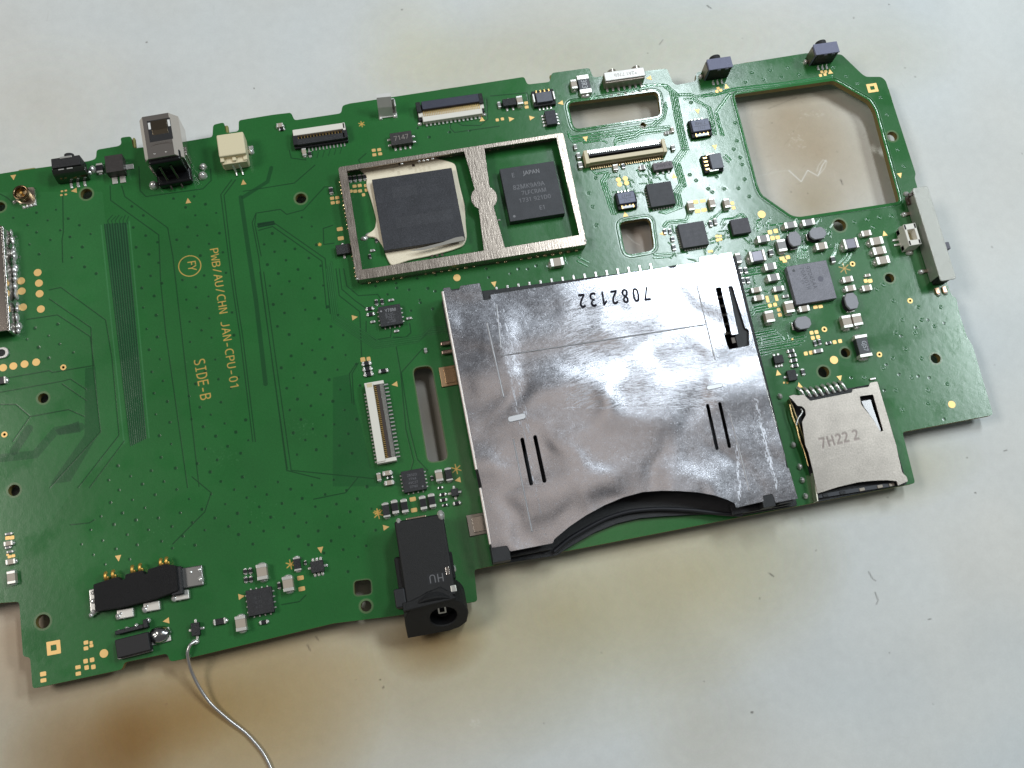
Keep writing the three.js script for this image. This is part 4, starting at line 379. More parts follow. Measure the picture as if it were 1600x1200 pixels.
// ---------------------------------------------------------------- headphone jack
{
  const o = comp('headphone_jack', 664, 872, 4.3, 'black audio jack at the lower board edge, lettered HU'), k = o.k;
  const body = std('#0c0c0e', .6, 0, { bumpMap: grainTex, bumpScale: .00002 });
  M(o, 'body', [bx(5.8, 4.3, 9.6, 0, 0, 0, .25), bx(1.0, 3.4, 5.2, -3.1, 0, 1.8, .3), bx(.5, 2.6, 3.2, 2.95, 0, 1.2, .15)], body);
  // nose: a collar and a barrel whose face leans upward
  const nose = new THREE.Group(); const D = (r, w, n = 20) => { const a = [[-w, 2.6], [w * .3, 2.6], [w * .66, 2.3], [w * .9, 1.6]]; for (let i = 0; i <= n; i++) { const t = Math.PI * i / n; a.push([w * Math.cos(t), -r * Math.sin(t)]); } return a; };
  const T = .92, place = (g) => g.rotateX(T).translate(.25, 1.9, 7.0);
  M(o, 'barrel', place(ext(D(3.9, 3.75), [circ(.8, -.2, 1.6, 28)], 3.4, 0, .12)), body);
  M(o, 'socket_wall', place(new THREE.CylinderGeometry(1.62, 1.62, 3, 28, 1, true).translate(.8, -1.6, -.3)), std('#0b0b0d', .4, 0, { side: THREE.DoubleSide }));
  M(o, 'socket_floor', place(new THREE.CircleGeometry(1.6, 28).rotateX(-Math.PI / 2).translate(.8, -1.5, -.3)), std('#09090b', .6));
  M(o, 'contact', place(ext(rr(0, 0, .95, 1.3, .08, 1), [rr(0, 0, .6, .85, .05, 1)], .06, 0).translate(.75, -.6, -.75)), std('#a7a49e', .3, 1));
  M(o, 'collar', ext(smooth([[-2.4, 4.5], [1.2, 3.5], [2.1, 4.2], [2.9, 5.2], [-3.4, 5.6], [-3.4, 4.6]], .15, 2), [], 3.9, 4.5, .1), body);
  M(o, 'base_block', bx(7.1, 2.6, 2.6, .15, -2.5, 6.6, .3), body); M(o, 'guide_post', bx(1.3, 4.4, 2.2, -3.5, 0, 4.0, .2), std('#1b1c20', .55));
  const s = -4.9; M(o, 'rear_contact', bx(2.4, .5, .25, -.3, 3.2, s, .05), std('#c7b9a2', .25, 1));
  for (const [x, z, r] of [[-2.4, -4.7, .42], [2.6, -4.6, .6], [3.1, 1.6, .4], [3.2, 4.4, .38]]) M(o, 'solder_joint', blob(r, r * 1.6, x, z < 0 ? 3.7 : 1.2, z, .8, 1.2), mat.solder);
  M(o, 'side_contact', bx(.5, .3, 1.0, 2.35, 4.1, 1.9, .08), mat.chrome); M(o, 'side_contact', bx(.7, .3, .8, 2.7, 4.05, 4.0, .1), mat.silver);
  const lt = new THREE.MeshStandardMaterial({ map: printTex((g, w, h) => say(g, 'HU', 50, h / 2, 60, '#6d6d70', Math.PI), 2.2, 1.2, '#151619', 8, 128), roughness: .6 }); const lg = bx(2.2, .02, 1.2, .95, 4.29, 2.5, 0); planarUV(lg, -.15, 1.9, 2.2, 1.2); M(o, 'lettering', lg, lt);
  o.rotation.y = -.012;
}
// ---------------------------------------------------------------- chrome power socket
{
  const h = 5.0, o = comp('power_socket', 250, 212, h, 'chrome power socket standing over the upper board edge'), k = o.k, w = 57 * k, l = 72 * k;
  const sh = shapeOf([[-w / 2, .4], [w / 2, .4], [w / 2, h - 1.2], [w / 2 - .9, h], [-w / 2 + .5, h], [-w / 2, h - .7]], [[[-w / 2 + .35, .8], [w / 2 - .35, .8], [w / 2 - .35, h - 1.2], [w / 2 - 1.0, h - .35], [-w / 2 + .6, h - .35], [-w / 2 + .35, h - .8]]]);
  const g = new THREE.ExtrudeGeometry(sh, { depth: l, bevelEnabled: true, bevelSize: .08, bevelThickness: .08, bevelSegments: 2 }).translate(0, 0, -l / 2);
  const chr = std('#cdc4bc', .1, .88); M(o, 'shell', g, chr);
  M(o, 'window', bx(2.9, .05, 3.0, .12, h + .06, -.75, .02), mat.black); M(o, 'spring_tab', [bx(2.0, .12, 1.3, .12, h + .1, -1.45, .03), bx(1.95, .12, 1.25, .14, 0, 0, .03).rotateX(.22).translate(0, h + .0, -.2)], std('#8f8370', .22, 1)); for (const s of [-1, 1]) M(o, 'slit', bx(.3, .05, .95, .13 + s * 1.22, h + .1, -1.5, .02), std('#f0f0ee', .4, .2));
  M(o, 'fold', tube([[-1.2, h + .05, 1.3], [-.7, h + .1, 1.1], [.7, h + .1, 1.1], [1.3, h + .05, 1.3]], .12, 16, 6), chr);
  M(o, 'insulator', [bx(w - .5, h - .6, 1.6, 0, .2, l / 2 - .2, .3), bx(w - .2, 1.2, 2.6, .2, 0, l / 2 + .6, .3)], mat.blackShiny);
  for (const x of [-.6, .75]) M(o, 'pin', tube([[x - .3, h - 1.4, l / 2 + .6], [x - .2, 2.6, l / 2 + .9], [x, 1.0, l / 2 + 1.4], [x + .2, .3, l / 2 + 2.3]], .15, 16, 6), std('#777069', .3, 1));
  for (const x of [-1.05, .45]) M(o, 'rivet', blob(.36, .3, x, h - .2, l / 2 - .5, 1.3, .7), mat.solder);
  for (const [x, y, r] of [[238, 288, .6], [264, 284, .42], [290, 280, .46], [315, 275, .6], [316, 261, .5]]) { const [u, v] = B(x, y, .3); M(o, 'solder_joint', blob(r, r * 1.2, u - o.position.x, 0, v - o.position.z, 1, 1), mat.solder); }
  M(o, 'side_leg', [bx(.3, 3.4, 1.0, -w / 2 - .02, .1, 1.6, .1), bx(.3, 2.6, 1.2, w / 2 + .1, .1, 1.4, .1)], chr); o.rotation.y = .03;
}
// ---------------------------------------------------------------- small plugs
{
  const h = 2.6, o = comp('battery_plug', 361, 225, h, 'cream two-pin plug beside the chrome socket'), k = o.k, w = 42 * k, l = 38 * k;
  M(o, 'housing', [bx(w, h - .1, l, 0, .1, 0, .18), bx(w * .92, h - .9, .9, .05, .1, l / 2 + .3, .12), bx(.5, h - .5, .7, -w * .42, .1, l / 2 + .2, .1), bx(.55, h - .7, .8, w * .42, .1, l / 2 + .2, .1), bx(.5, h - .6, .6, .05, .1, l / 2 + .25, .1)], mat.cream);
  for (const x of [-.35, .45]) M(o, 'pin', tube([[x, h - 1.0, l / 2 + .5], [x + .05, 1.0, l / 2 + .85], [x + .15, .2, l / 2 + 1.2], [x + .2, .1, l / 2 + 1.7]], .13, 12, 6), mat.silver);
  M(o, 'solder_tab', [blob(.45, .5, w / 2 + .35, 0, .1, .9, 1.1), bx(.6, .15, 1.0, w / 2 + .4, 0, -.2, .04)], mat.solder);
}
{
  const h = 2.3, o = comp('white_plug', 1425.5, 366, h, 'white two-pin plug beside the slide switch'), k = o.k, w = 20.5 * k, l = 36 * k;
  M(o, 'housing', [bx(.35, h, l, -w / 2 + .18, 0, 0, .06), bx(.35, h, l, w / 2 - .18, 0, 0, .06), bx(w, h, .8, 0, 0, -l / 2 + .4, .08), bx(w, h, .75, 0, 0, l / 2 - .38, .08), bx(w, .9, l, 0, 0, 0, .05)], mat.white);
  M(o, 'cavity_floor', bx(w - .7, .04, l - 1.5, 0, .9, 0, 0), mat.beige); M(o, 'contact', bx(.5, .1, .14, 0, 1.15, .45, 0), mat.silver); for (const z of [-.3, .4]) M(o, 'lead', bx(.9, .2, .3, -w / 2 - .4, 0, z, .06), mat.solder); for (const s of [-1, 1]) M(o, 'solder_tab', blob(.5, .4, .1, 0, s * (l / 2 + .3), 1.1, .7), mat.solder);
}
// ---------------------------------------------------------------- slide switch at the right edge
{
  const h = 2.6, o = comp('slide_switch', 1459.5, 364, h, 'long metal slide switch on the right board edge'), k = o.k, c = at([[1422.5, 287], [1448, 283], [1497, 438], [1470.5, 443]], h), a = Math.atan2(c[3][0] - c[0][0], c[3][1] - c[0][1]), w = 26 * k, l = 158 * k; o.rotation.y = a;
  M(o, 'shell', [ext(smooth([[-w / 2, -l / 2], [w / 2, -l / 2], [w / 2, l / 2], [-w / 2, l / 2]], .35, 4), [], .2, h, .05), bx(.14, h - .25, l - 1.6, -w / 2 + .06, .1, 0, .02), bx(.14, h - .25, l - 1.2, w / 2 - .07, .1, 0, .02)], new THREE.MeshStandardMaterial({ color: '#c7c7c0', metalness: .85, roughness: .5, bumpMap: grainTex, bumpScale: .00002 }));
  M(o, 'body', bx(w - .3, h - .4, l - .6, 0, .1, 0, .1), mat.black); M(o, 'knob', bx(1.0, 1.1, 1.0, w / 2 + .5, .7, 1.75, .08), std('#5d5b66', .5));
  M(o, 'clip', [bx(.5, .5, 1.2, -w / 2 - .2, .8, -l / 2 + 1.1, .1), bx(.9, .3, .4, -w / 2 - .1, h - .6, -l / 2 + .7, .05)], mat.brown);
  for (const [x, z, s] of [[-w / 2 - .8, -l / 2 + 2.6, .42], [-w / 2 - .85, l / 2 - 2.4, .42]]) { M(o, 'solder_joint', blob(.38, .45, x, 0, z, 1.1, 1), mat.solder); M(o, 'leg', bx(.9, .2, .45, x + .6, .1, z, .05), std('#8c8478', .4, .8)); }
  for (const x of [-.55, .45]) { M(o, 'lead', bx(.55, .3, .9, x, 0, l / 2 + .55, .08), std('#c9a58c', .3, 1)); M(o, 'solder_joint', blob(.28, .35, x + .05, 0, l / 2 + 1.1, 1, .8), mat.solder); }
  for (const x of [-.7, .3]) M(o, 'solder_joint', blob(.42, .4, x, 0, -l / 2 - .3, 1, .9), mat.solder);
}
// ---------------------------------------------------------------- side push switches
for (const [x, y, lb] of [[1125, 98.5, 'black push switch at the upper edge, nearer the rectangular opening'], [1291.5, 75, 'black push switch beside the slanted upper right corner']]) {
  const h = 2.9, o = comp('push_switch', x, y, h, lb), k = o.k, w = 39 * k, l = 19 * k;
  M(o, 'body', bx(w - .3, h - .3, l - .1, .1, .1, 0, .1), mat.black); M(o, 'cover', [bx(w, .2, l, 0, h - .2, 0, .06), bx(.2, h - .2, l - .2, -w / 2 + .1, 0, 0, .04)], std('#80829a', .5, .1, { bumpMap: grainTex, bumpScale: .00002 })); M(o, 'side_plate', bx(.12, h - .5, l - .3, -w / 2 - .03, .1, 0, .02), std('#8a8272', .4, .8));
  for (const t of [-.55, .55]) M(o, 'hook', bx(.5, .35, .16, t + .25, h - .5, l / 2 + .04, .03), std('#3b3b48', .4)); M(o, 'button', new THREE.CylinderGeometry(.75, .75, .8, 20).rotateX(Math.PI / 2).translate(-.2, h - .85, -l / 2 - .2), mat.black);
  for (let i = 0; i < 3; i++) M(o, 'lead', [bx(.3, .14, .5, -.55 + .62 * i, 0, l / 2 + .55, .03), bx(.14, .5, .12, -.62 + .62 * i, 0, l / 2 + .3, .02)], mat.silver); M(o, 'solder_joint', blob(.4, .5, -w / 2 - .4, 0, .1, .8, 1), mat.solder);
}
{
  const h = 2.6, o = comp('push_switch', 102.5, 252.5, h, 'black push switch with a chrome front at the left upper edge'), k = o.k, w = 44 * k, l = 17 * k;
  M(o, 'body', bx(w, h, l, 0, 0, 0, .1), mat.black); const f = []; for (let i = 0; i <= 8; i++) { const t = i / 8 * Math.PI / 2; f.push([l / 2 + .1 + .9 * Math.sin(t), (h - .3) * Math.cos(t) + .15]); } const s = shapeOf([[l / 2, .1], [l / 2, h - .25], ...f]); M(o, 'front_cover', new THREE.ExtrudeGeometry(s, { depth: w + .4, bevelEnabled: false }).rotateY(-Math.PI / 2).translate(w / 2 + .35, 0, 0), std('#5a6058', .1, .9)); M(o, 'button', new THREE.CylinderGeometry(.6, .6, .7, 20).rotateX(Math.PI / 2).translate(.3, h - .7, -l / 2 - .2), mat.black); M(o, 'latch', bx(1.5, .12, .25, .1, h - .02, -l / 2 + .1, .02), mat.silver);
  for (const x of [-.7, .35]) M(o, 'bright_strip', bx(.7, .06, .16, x, h - .22, l / 2 + .2, .02), mat.solder); for (let i = 0; i < 3; i++) M(o, 'lead', [bx(.32, .14, .6, -.35 + .85 * i, 0, l / 2 + 1.35, .04), blob(.2, .18, -.3 + .85 * i, 0, l / 2 + 1.65)], mat.silver); M(o, 'solder_joint', blob(.5, .7, w / 2 + .75, 0, .3, 1, 1.1), mat.solder); M(o, 'solder_joint', blob(.35, .4, w / 2 + .35, 0, .6, 1, 1.1), mat.solder);
}
// ---------------------------------------------------------------- ribbon connectors
function rows(o, n, x0, x1, z, w, l, y, hh, m, name) { const g = []; for (let i = 0; i < n; i++) g.push(bx(w, hh, l, x0 + (x1 - x0) * i / (n - 1), y, z, 0)); return M(o, name, g, m, null, true); }
{ // black flip, cream back (left of the bent clip)
  const h = 1.1, o = comp('ribbon_connector', 499.5, 210, h, 'ribbon connector with a cream bar behind a black body'), k = o.k, w = 84 * k, l = 29 * k; const dark = std('#15161a', .5);
  M(o, 'base', bx(w, .5, l, 0, 0, 0, .08), dark); M(o, 'flip_lever', bx(w * .9, .75, l * .36, .1, .3, l * .24, .1), mat.plastic); for (const s of [-1, 1]) M(o, 'end_block', bx(.7, .95, l * .55, s * (w / 2 - .3), .1, l * .12, .1), dark); M(o, 'housing_bar', bx(w * .97, 1.0, l * .36, 0, .1, -l * .32, .08), mat.white); M(o, 'end_cap', bx(.35, 1.1, l * .45, w / 2 - .25, 0, -l * .28, .06), mat.white);
  rows(o, 15, -w * .40, w * .40, -l * .02, .12, .7, .62, .1, mat.contact, 'contacts'); rows(o, 13, -w * .38, w * .42, l / 2 + .25, .16, .45, 0, .14, mat.silver, 'leads');
}
{ // white housing, black flip on top, gold contacts
  const h = 1.2, o = comp('ribbon_connector', 704, 167, h, 'ribbon connector with a black lever and a row of gold contacts'), k = o.k, w = 105 * k, l = 34 * k;
  M(o, 'housing', [bx(w * .9, .8, l * .4, .1, 0, l * .28, .08), bx(w * .99, .7, l * .24, .05, 0, l * .08, .08)], mat.white); M(o, 'base', bx(w, .45, l * .8, 0, 0, -.2, .06), mat.black); M(o, 'flip_lever', bx(w * .86, 1.15, l * .42, .1, .1, -l * .27, .1), std('#343648', .45, 0, { bumpMap: grainTex, bumpScale: .00001 })); for (const s of [-1, 1]) M(o, 'end_block', bx(w * .07, 1.0, l * .5, s * (w / 2 - .28), .1, -l * .25, .06), mat.black);
  rows(o, 33, -w * .41, w * .43, l * .06, .11, .95, .66, .2, mat.contact, 'contacts'); rows(o, 14, -w * .39, w * .41, l / 2 + .12, .24, .38, 0, .2, mat.silver, 'leads'); for (const s of [-1, 1]) M(o, 'solder_tab', blob(.3, .3, s * w * .49, 0, l * .42), mat.solder); rows(o, 9, -w * .25, w * .28, -l / 2 - .2, .2, .2, 0, .18, mat.silver, 'rear_leads');
}
{ // vertical connector in the middle
  const h = 1.2, o = comp('ribbon_connector', 594, 658, h, 'tall upright ribbon connector with a white strip, left of the narrow slot'), k = o.k, w = 31 * k, l = 131 * k;
  M(o, 'housing', [bx(w * .42, 1.15, l * .97, -w * .27, 0, 0, .08), bx(w, 1.0, .45, 0, 0, -l / 2 + .22, .08), bx(w, 1.0, .5, 0, 0, l / 2 - .25, .08)], mat.white); M(o, 'base', bx(w * .98, .5, l * .96, 0, 0, 0, .04), mat.black); M(o, 'pocket', bx(.65, .03, .5, -w * .24, 1.14, -l / 2 + .42, 0), mat.beige);
  const g = []; for (let i = 0; i < 40; i++) g.push(bx(w * .30, .34, .12, w * .10, .5, -l * .46 + l * .92 * i / 39, 0)); M(o, 'contacts', g, mat.contact, null, true); M(o, 'lever', bx(w * .17, .9, l * .93, w * .17, 0, .1, .04), std('#3b302c', .5)); M(o, 'bright_bar', bx(w * .2, .95, l * .92, w * .36, 0, .05, .04), new THREE.MeshStandardMaterial({ color: '#dedcd6', roughness: .35, metalness: .5, bumpMap: grainTex, bumpScale: .0003 }));
  const r = [], q = []; for (let i = 0; i < 20; i++) { r.push(bx(.5, .16, .17, w / 2 + .22, 0, -l * .46 + l * .9 * i / 19, 0)); q.push(bx(.26, .16, .2, -w / 2 - .12, 0, -l * .38 + l * .84 * i / 19, 0)); } M(o, 'leads', [...r, ...q], mat.silver, null, true);
}
{ // board-to-board connector
  const h = 1.3, o = comp('board_connector', 977.5, 236, h, 'long cream board connector with a dark groove below the rectangular opening'), k = o.k, w = 131 * k, l = 24 * k;
  M(o, 'housing', [bx(w, 1.2, l * .30, 0, 0, l * .27, .06), bx(.55, 1.3, l * .95, -w / 2 + .27, 0, 0, .06), bx(.5, 1.3, l * .95, w / 2 - .25, 0, 0, .06), bx(w, .5, l * .9, 0, 0, 0, .04)], std('#ddd0ad', .4)); M(o, 'groove', bx(w * .93, .06, l * .26, .1, .5, -l * .02, 0), mat.black); M(o, 'rear_wall', bx(w * .93, 1.0, l * .16, .1, .1, -l * .14, .03), mat.plastic);
  rows(o, 36, -w * .45, w * .45, -l * .33, .13, .75, .5, .35, mat.silver, 'contacts'); rows(o, 34, -w * .43, w * .45, l / 2 + .12, .13, .5, 0, .2, std('#a88f6c', .3, 1), 'leads'); rows(o, 30, -w * .45, w * .3, -l / 2 - .25, .12, .4, 0, .14, mat.silver, 'rear_leads');
}
for (const [x, y, w0, l0, lb, dir, tx] of [[1095.5, 197, 33, 30, 'small blue-grey ribbon connector printed 77HB below the first push switch', 3, '77HB'], [979.5, 310, 31, 29, 'small blue-grey ribbon connector printed 77HB above the square opening', 1, '8H77'], [1114.5, 252, 31, 30, 'small grey ribbon connector with gold contacts on its left side', 0, ''], [850, 149.5, 35, 27, 'small grey ribbon connector with four gold contacts at its top', 2, '']]) {
  const h = 1.1, o = comp('ribbon_connector', x, y, h, lb), k = o.k, w = w0 * k, l = l0 * k; M(o, 'base', bx(w, .6, l, 0, 0, 0, .08), mat.black); const vert = dir === 0;
  const g = vert ? bx(w * .62, 1.05, l * .86, w * .17, .05, 0, .08) : bx(w * (tx ? .86 : .72), 1.05, l * .64, 0, .05, dir === 2 ? l * .06 : -l * .06, .08); const bb = new THREE.Box3().setFromBufferAttribute(g.attributes.position); planarUV(g, bb.min.x, bb.min.z, bb.max.x - bb.min.x, bb.max.z - bb.min.z);
  M(o, 'lever', g, new THREE.MeshStandardMaterial({ map: printTex(tx ? (c, ww, hh) => { say(c, tx, 50, hh * .32, 26, '#23232c', Math.PI); c.fillStyle = '#3a3b4c'; c.fillRect(8, hh * .55, 84, 3); say(c, '7727', 50, hh * .76, 20, '#33343f', Math.PI); } : null, bb.max.x - bb.min.x, bb.max.z - bb.min.z, tx ? '#6c7088' : '#5d5f6a', 18, 128), roughness: .42 }));
  if (!vert) { for (const s of [-1, 1]) M(o, 'side_clip', bx(.28, .9, l * .55, s * w * .46, 0, 0, .08), dir === 2 ? mat.tin : mat.plastic); }
  for (let i = 0; i < 4; i++) { const t = -.36 + .24 * i; const c1 = vert ? bx(.6, .2, .28, -w * .33, .55, t * l * .9, .04) : bx(.24, .2, .6, t * w * .8, .5, (dir === 2 ? -1 : 1) * l * .38, .04); M(o, 'contact', c1, mat.contact); const c2 = vert ? bx(.4, .14, .26, w / 2 + .1, 0, t * l * .7, .03) : bx(.24, .14, .5, t * w * .72, 0, (dir === 2 ? 1 : -1) * (l / 2 + .15), .03); M(o, 'lead', c2, mat.silver); }
  if (dir === 1 || dir === 3) M(o, 'front_bar', bx(w * .55, .75, l * .16, 0, 0, l * .42, .05), std('#b4b4b8', .4, .4)); if (vert) for (const s of [-1, 1]) M(o, 'end_tab', bx(w * .5, .9, .3, -.1, 0, s * l * .46, .06), std('#a9a7a2', .3, .9));
}
// ---------------------------------------------------------------- further parts
{ // white-topped slide switch at the upper edge
  const h = 1.9, o = comp('array_switch', 976, 115.5, h, 'pale flat-topped switch with a row of leads at the upper edge'), k = o.k, w = 65 * k, l = 15.5 * k; const g = bx(w, .25, l, 0, h - .25, 0, .1); planarUV(g, -w / 2, -l / 2, w, l);
  M(o, 'cover', g, new THREE.MeshStandardMaterial({ map: printTex((c, ww, hh) => { say(c, '*2A1 776b', 52, hh / 2, 12, '#6e6a66', Math.PI, 'sans-serif', 70); }, w, l, '#cfccc7', 24, 256), roughness: .4, metalness: .35 })); M(o, 'body', bx(w - .1, h - .25, l + .2, -.02, 0, .1, .12), std('#a79c90', .35, .6)); for (const x of [-1.5, 1.9]) M(o, 'knob', new THREE.CylinderGeometry(.6, .6, .5, 20).rotateX(Math.PI / 2).translate(x, h - .7, -l / 2 - .15), std('#c6bfb2', .25, .8));
  for (let i = 0; i < 7; i++) M(o, 'lead', bx(.3, .14, .5, -w * .42 + w * .85 * i / 6, 0, l / 2 + .4, .04), mat.solder); for (let i = 0; i < 6; i++) M(o, 'solder_joint', blob(.18, .12, -w * .38 + w * .9 * i / 5 + .2, 0, l / 2 + 1.15, 1.4, .7), mat.solder);
}
{ // bent ground clip
  const o = comp('ground_clip', 605, 172, .2, 'bent silver spring clip at the upper board edge'), m = std('#dad8d4', .5, .45);
  M(o, 'base', bx(2.4, .2, 1.5, .0, 0, .3, .05), m); const s = shapeOf([[-1.0, 0], [-.8, 0], [-.2, 1.6], [.5, 2.7], [.9, 2.8], [.9, 3.0], [.35, 3.0], [-.4, 1.7]]); M(o, 'arm', new THREE.ExtrudeGeometry(s, { depth: 1.9, bevelEnabled: false }).rotateY(Math.PI / 2).translate(-1.2, 0, 0).rotateY(-.05), m); M(o, 'back_plate', bx(1.5, 2.2, .16, .35, .1, -.35, .03), m); M(o, 'side_fold', bx(.16, 1.9, 1.0, 1.1, .1, .1, .03), m); M(o, 'solder_joint', [blob(.28, .3, -1.05, 0, 1.0), blob(.3, .3, .9, 0, 1.0)], mat.solder);
}
{ // antenna socket
  const o = comp('antenna_socket', 40, 306, .3, 'round gold antenna socket at the left edge'), c = [[-1.1, -.9], [-.7, -1.25], [1.1, -1.1], [1.15, .9], [.6, 1.3], [-.9, .9], [-1.3, .3]]; M(o, 'plate', ext(smooth(c, .15, 2), [], .3, .3, .05), std('#d6cbb8', .28, 1)); M(o, 'barrel', new THREE.LatheGeometry([[.62, .2], [.66, .95], [.74, 1.25], [.95, 1.3], [1.0, 1.2], [1.0, .2]].map((p) => new THREE.Vector2(...p)), 28).translate(-.25, 0, -.1), std('#7e6a50', .22, 1)); M(o, 'pin', cyl(.16, .9, -.25, .25, -.1, 12), mat.gold); M(o, 'inner_floor', cyl(.64, .05, -.25, .3, -.1, 24), std('#c9b48c', .4, .5));
  for (let i = 0; i < 4; i++) M(o, 'solder_joint', blob(.26, .3, -.4 + .45 * i, 0, 1.45 - .06 * i, .9, 1), mat.solder); M(o, 'solder_joint', blob(.28, .3, -1.5, 0, .5), mat.solder); M(o, 'foot', bx(.35, .2, .9, 1.0, 0, 1.0, .05), mat.silver);
}
{ // spring contact block, lower left
  const h = 1.5, o = comp('spring_contact_block', 212, 919, h, 'black spring contact block with gold contacts and silver tabs'), k = o.k; o.rotation.y = -.02; const w = 128 * k, l = 52 * k, bodyM2 = std('#211f20', .7, 0, { bumpMap: grainTex, bumpScale: .00006 });
  M(o, 'body', ext(smooth([[-w / 2, -l / 2 + .7], [-w * .2, -l / 2 + .25], [-w * .18, -l / 2 + .7], [-w * .12, -l / 2 + .7], [-w * .11, -l / 2 + .15], [w * .1, -l / 2], [w * .11, -l / 2 + .5], [w * .15, -l / 2 + .5], [w * .16, -l / 2], [w * .38, -l / 2 - .3], [w / 2, -l / 2 + .1], [w / 2, l * .28], [w * .2, l * .42], [-w * .2, l / 2], [-w / 2, l / 2]], .15, 2), [], h, h, .08), bodyM2); M(o, 'end_block', bx(1.4, 1.2, 3.3, w / 2 - .2, 0, -.1, .15), mat.plastic);
  M(o, 'solder_tab', bx(2.5, .5, 2.4, w / 2 + 1.5, 0, -.35, .15), std('#a5a4a2', .3, .9)); M(o, 'solder_tab', bx(1.1, .6, 2.8, -w / 2 - .3, 0, .55, .15), mat.silver); for (const [x, z, r] of [[w / 2 + 2.4, -1.0, .35], [w / 2 + 2.4, .1, .4], [w / 2 + 1.4, -.9, .3], [-w / 2 - .5, 1.8, .4], [-w / 2 - .4, .6, .45], [-w / 2 - .35, -.4, .4], [-w / 2 - .8, 2.1, .3]]) M(o, 'solder_joint', blob(r, r, x, .3, z), mat.solder);
  for (const x of [-w * .36, -w * .27, -.35, .55, w * .31, w * .38]) M(o, 'gold_spring', new THREE.TorusGeometry(.42, .2, 8, 14, Math.PI * 1.5).rotateY(Math.PI / 2).translate(x, .75, -l / 2 + .05 - (x + w / 2) * .08), mat.gold);
  for (const [x, z] of [[-w * .18, l / 2 + .65], [w * .14, l / 2 + .35], [w * .5, l / 2 - .35]]) { M(o, 'lead', bx(1.9, .5, 1.1, x, 0, z, .12), mat.tin); for (const [dx, dz, r] of [[-.8, .2, .4], [-.5, -.1, .34], [-.2, .3, .3], [.3, .1, .26]]) M(o, 'solder_joint', blob(r, r, x + dx, .2, z + dz, 1, 1.1), mat.solder); }
}
{ const h = 1.3, o = comp('switch_block', 207, 1008, h, 'black switch block with a lump of solder at its right end'), k = o.k, w = 52 * k, l = 29 * k; o.rotation.y = .06; M(o, 'body', bx(w, h, l, 0, 0, 0, .15), std('#1d1c1f', .6)); M(o, 'frame', [bx(w + .1, .4, .2, 0, .3, l / 2 + .02, .05), bx(.2, .4, l, -w / 2 - .05, .3, 0, .05)], std('#8f8f8d', .35, .8)); M(o, 'solder_lump', blob(1.1, 1.0, w / 2 + .95, 0, -.45, 1.25, .95), std('#b9bbb9', .22, 1)); M(o, 'end_plate', bx(2.3, .3, 1.6, w / 2 + 1.0, 0, -.3, .06), mat.tin); M(o, 'rear_clip', [bx(3.6, .5, .5, -.1, .2, -l / 2 - .8, .1), bx(.5, .9, 1.0, 1.7, .1, -l / 2 - 1.0, .1)], mat.plastic); for (const [x, z] of [[-1.6, -1.9], [-.6, -2.0], [.5, -2.1], [1.9, -2.4]]) M(o, 'solder_joint', blob(.26, .3, x, .2, z, 1, 1.3), mat.solder); }
{ // metal case at the left picture edge
  const o = placed('metal_socket', -30, 430, 'metal connector case cut by the left picture edge'), h = 2.2, sh = at([[-80, 362], [1, 352], [12, 516], [-70, 528]], h), m = std('#c2b7ad', .18, 1); o.abs('cover', lift(ext(sh, [], .2, 0, .05), h), m); const a = B(2, 352, h), b = B(13, 517, h), L = Math.hypot(b[0] - a[0], b[1] - a[1]); o.abs('side_wall', bx(L, h - .2, .3, 0, 0, 0, .1).rotateY(-Math.atan2(b[1] - a[1], b[0] - a[0])).translate((a[0] + b[0]) / 2, TOP, (a[1] + b[1]) / 2), mat.chrome);
  for (let i = 0; i < 22; i++) { const t = (i + rnd()) / 22; o.abs('solder_joint', blob(.22 + .22 * rnd(), .3 + .3 * rnd(), a[0] + (b[0] - a[0]) * t + .3 + .3 * rnd(), TOP, a[1] + (b[1] - a[1]) * t, .7 + .4 * rnd(), 1 + .9 * rnd()), mat.solder); }
  const q = placed('oval_contact', 0, 553, 'oval solder ring with a dark centre at the left picture edge'), e = B(-2, 553); q.abs('ring', ext(rr(0, 0, 2.5, 1.4, .6, 6), [rr(0, 0, 1.7, .85, .4, 5)], .25, 0, .05).translate(e[0], TOP + .26, e[1]), mat.solder); q.abs('dark_centre', ext(rr(0, 0, 1.9, 1.0, .45, 5), [], .05, 0).translate(e[0], TOP + .06, e[1]), mat.black);
}
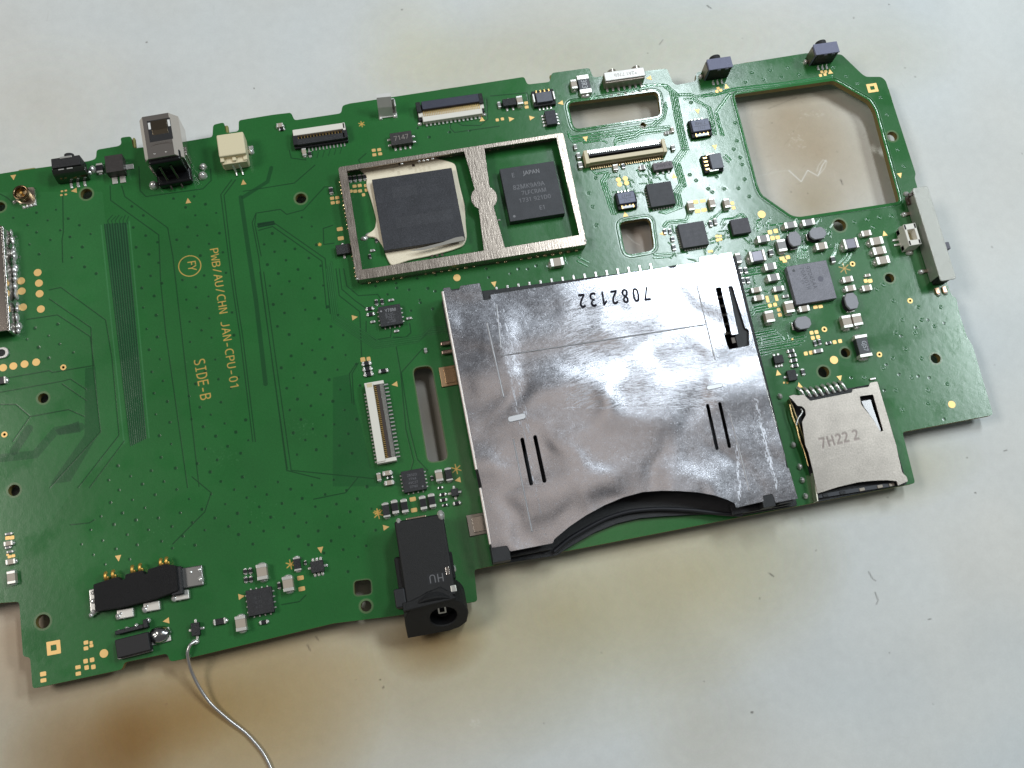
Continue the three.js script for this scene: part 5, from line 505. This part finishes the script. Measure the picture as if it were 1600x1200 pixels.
// solder blobs of their own
for (const [x, y, r] of [[1047, 207, .3], [1040, 210, .25], [352, 970, .3], [569, 373, .35], [577, 368, .4], [625, 256, .2]]) { const [u, v] = B(x, y); const o = M(board, 'solder_blob', blob(r, r * .8, 0, 0, 0, 1.3, 1), mat.solder); o.position.set(u, TOP, v); }
// ---------------------------------------------------------------- wire soldered to the lower edge
{
  const pts = [[304, 1003, .35], [297, 1008, .6], [293, 1022, .5], [299, 1048, -.8], [312, 1075, -1.5], [330, 1100, -2.0], [358, 1125, -2.3], [385, 1146, -2.42], [408, 1172, -2.45], [421, 1195, -2.48], [430, 1222, -2.48], [436, 1260, -2.48]].map(([x, y, h]) => { const p = P(x, y, h); return [p.x, p.y, p.z]; });
  const w = new THREE.Group(); w.name = 'tinned_wire'; w.userData = { label: 'thin bent silver wire soldered to the lower board edge, trailing over the mat', category: 'wire', kind: 'thing' }; scene.add(w); const e = pts[pts.length - 1]; w.position.set(e[0], 0, e[2]);
  M(w, 'strand', tube(pts, .2, 90, 10).translate(-e[0], 0, -e[2]), std('#c9c6c4', .3, .8)); M(w, 'solder_joint', blob(.42, .4, pts[0][0], TOP, pts[0][2], 1.2, .8).translate(-e[0], 0, -e[2]), mat.solder);
}
// ---------------------------------------------------------------- finish: base of the board, metres, shadows
{
  const c = new THREE.Box3().setFromObject(board).getCenter(new THREE.Vector3()); board.position.set(c.x, TOP - THICK, c.z); for (const o of board.children) o.position.sub(board.position);
  const done = new Set(); scene.traverse((o) => { o.position.multiplyScalar(0.001); if (o.isMesh) { if (!done.has(o.geometry)) { o.geometry.scale(.001, .001, .001); done.add(o.geometry); } o.castShadow = o.receiveShadow = true; } if (o.isRectAreaLight) { o.width *= .001; o.height *= .001; } delete o.userData.shift; });
  camera.near = .005; camera.far = 3; camera.updateProjectionMatrix();
}
const renderer = new THREE.WebGLRenderer({ antialias: true });
renderer.setSize(W, H); renderer.shadowMap.enabled = true; renderer.toneMapping = THREE.LinearToneMapping; renderer.toneMappingExposure = 1;
renderer.render(scene, camera);
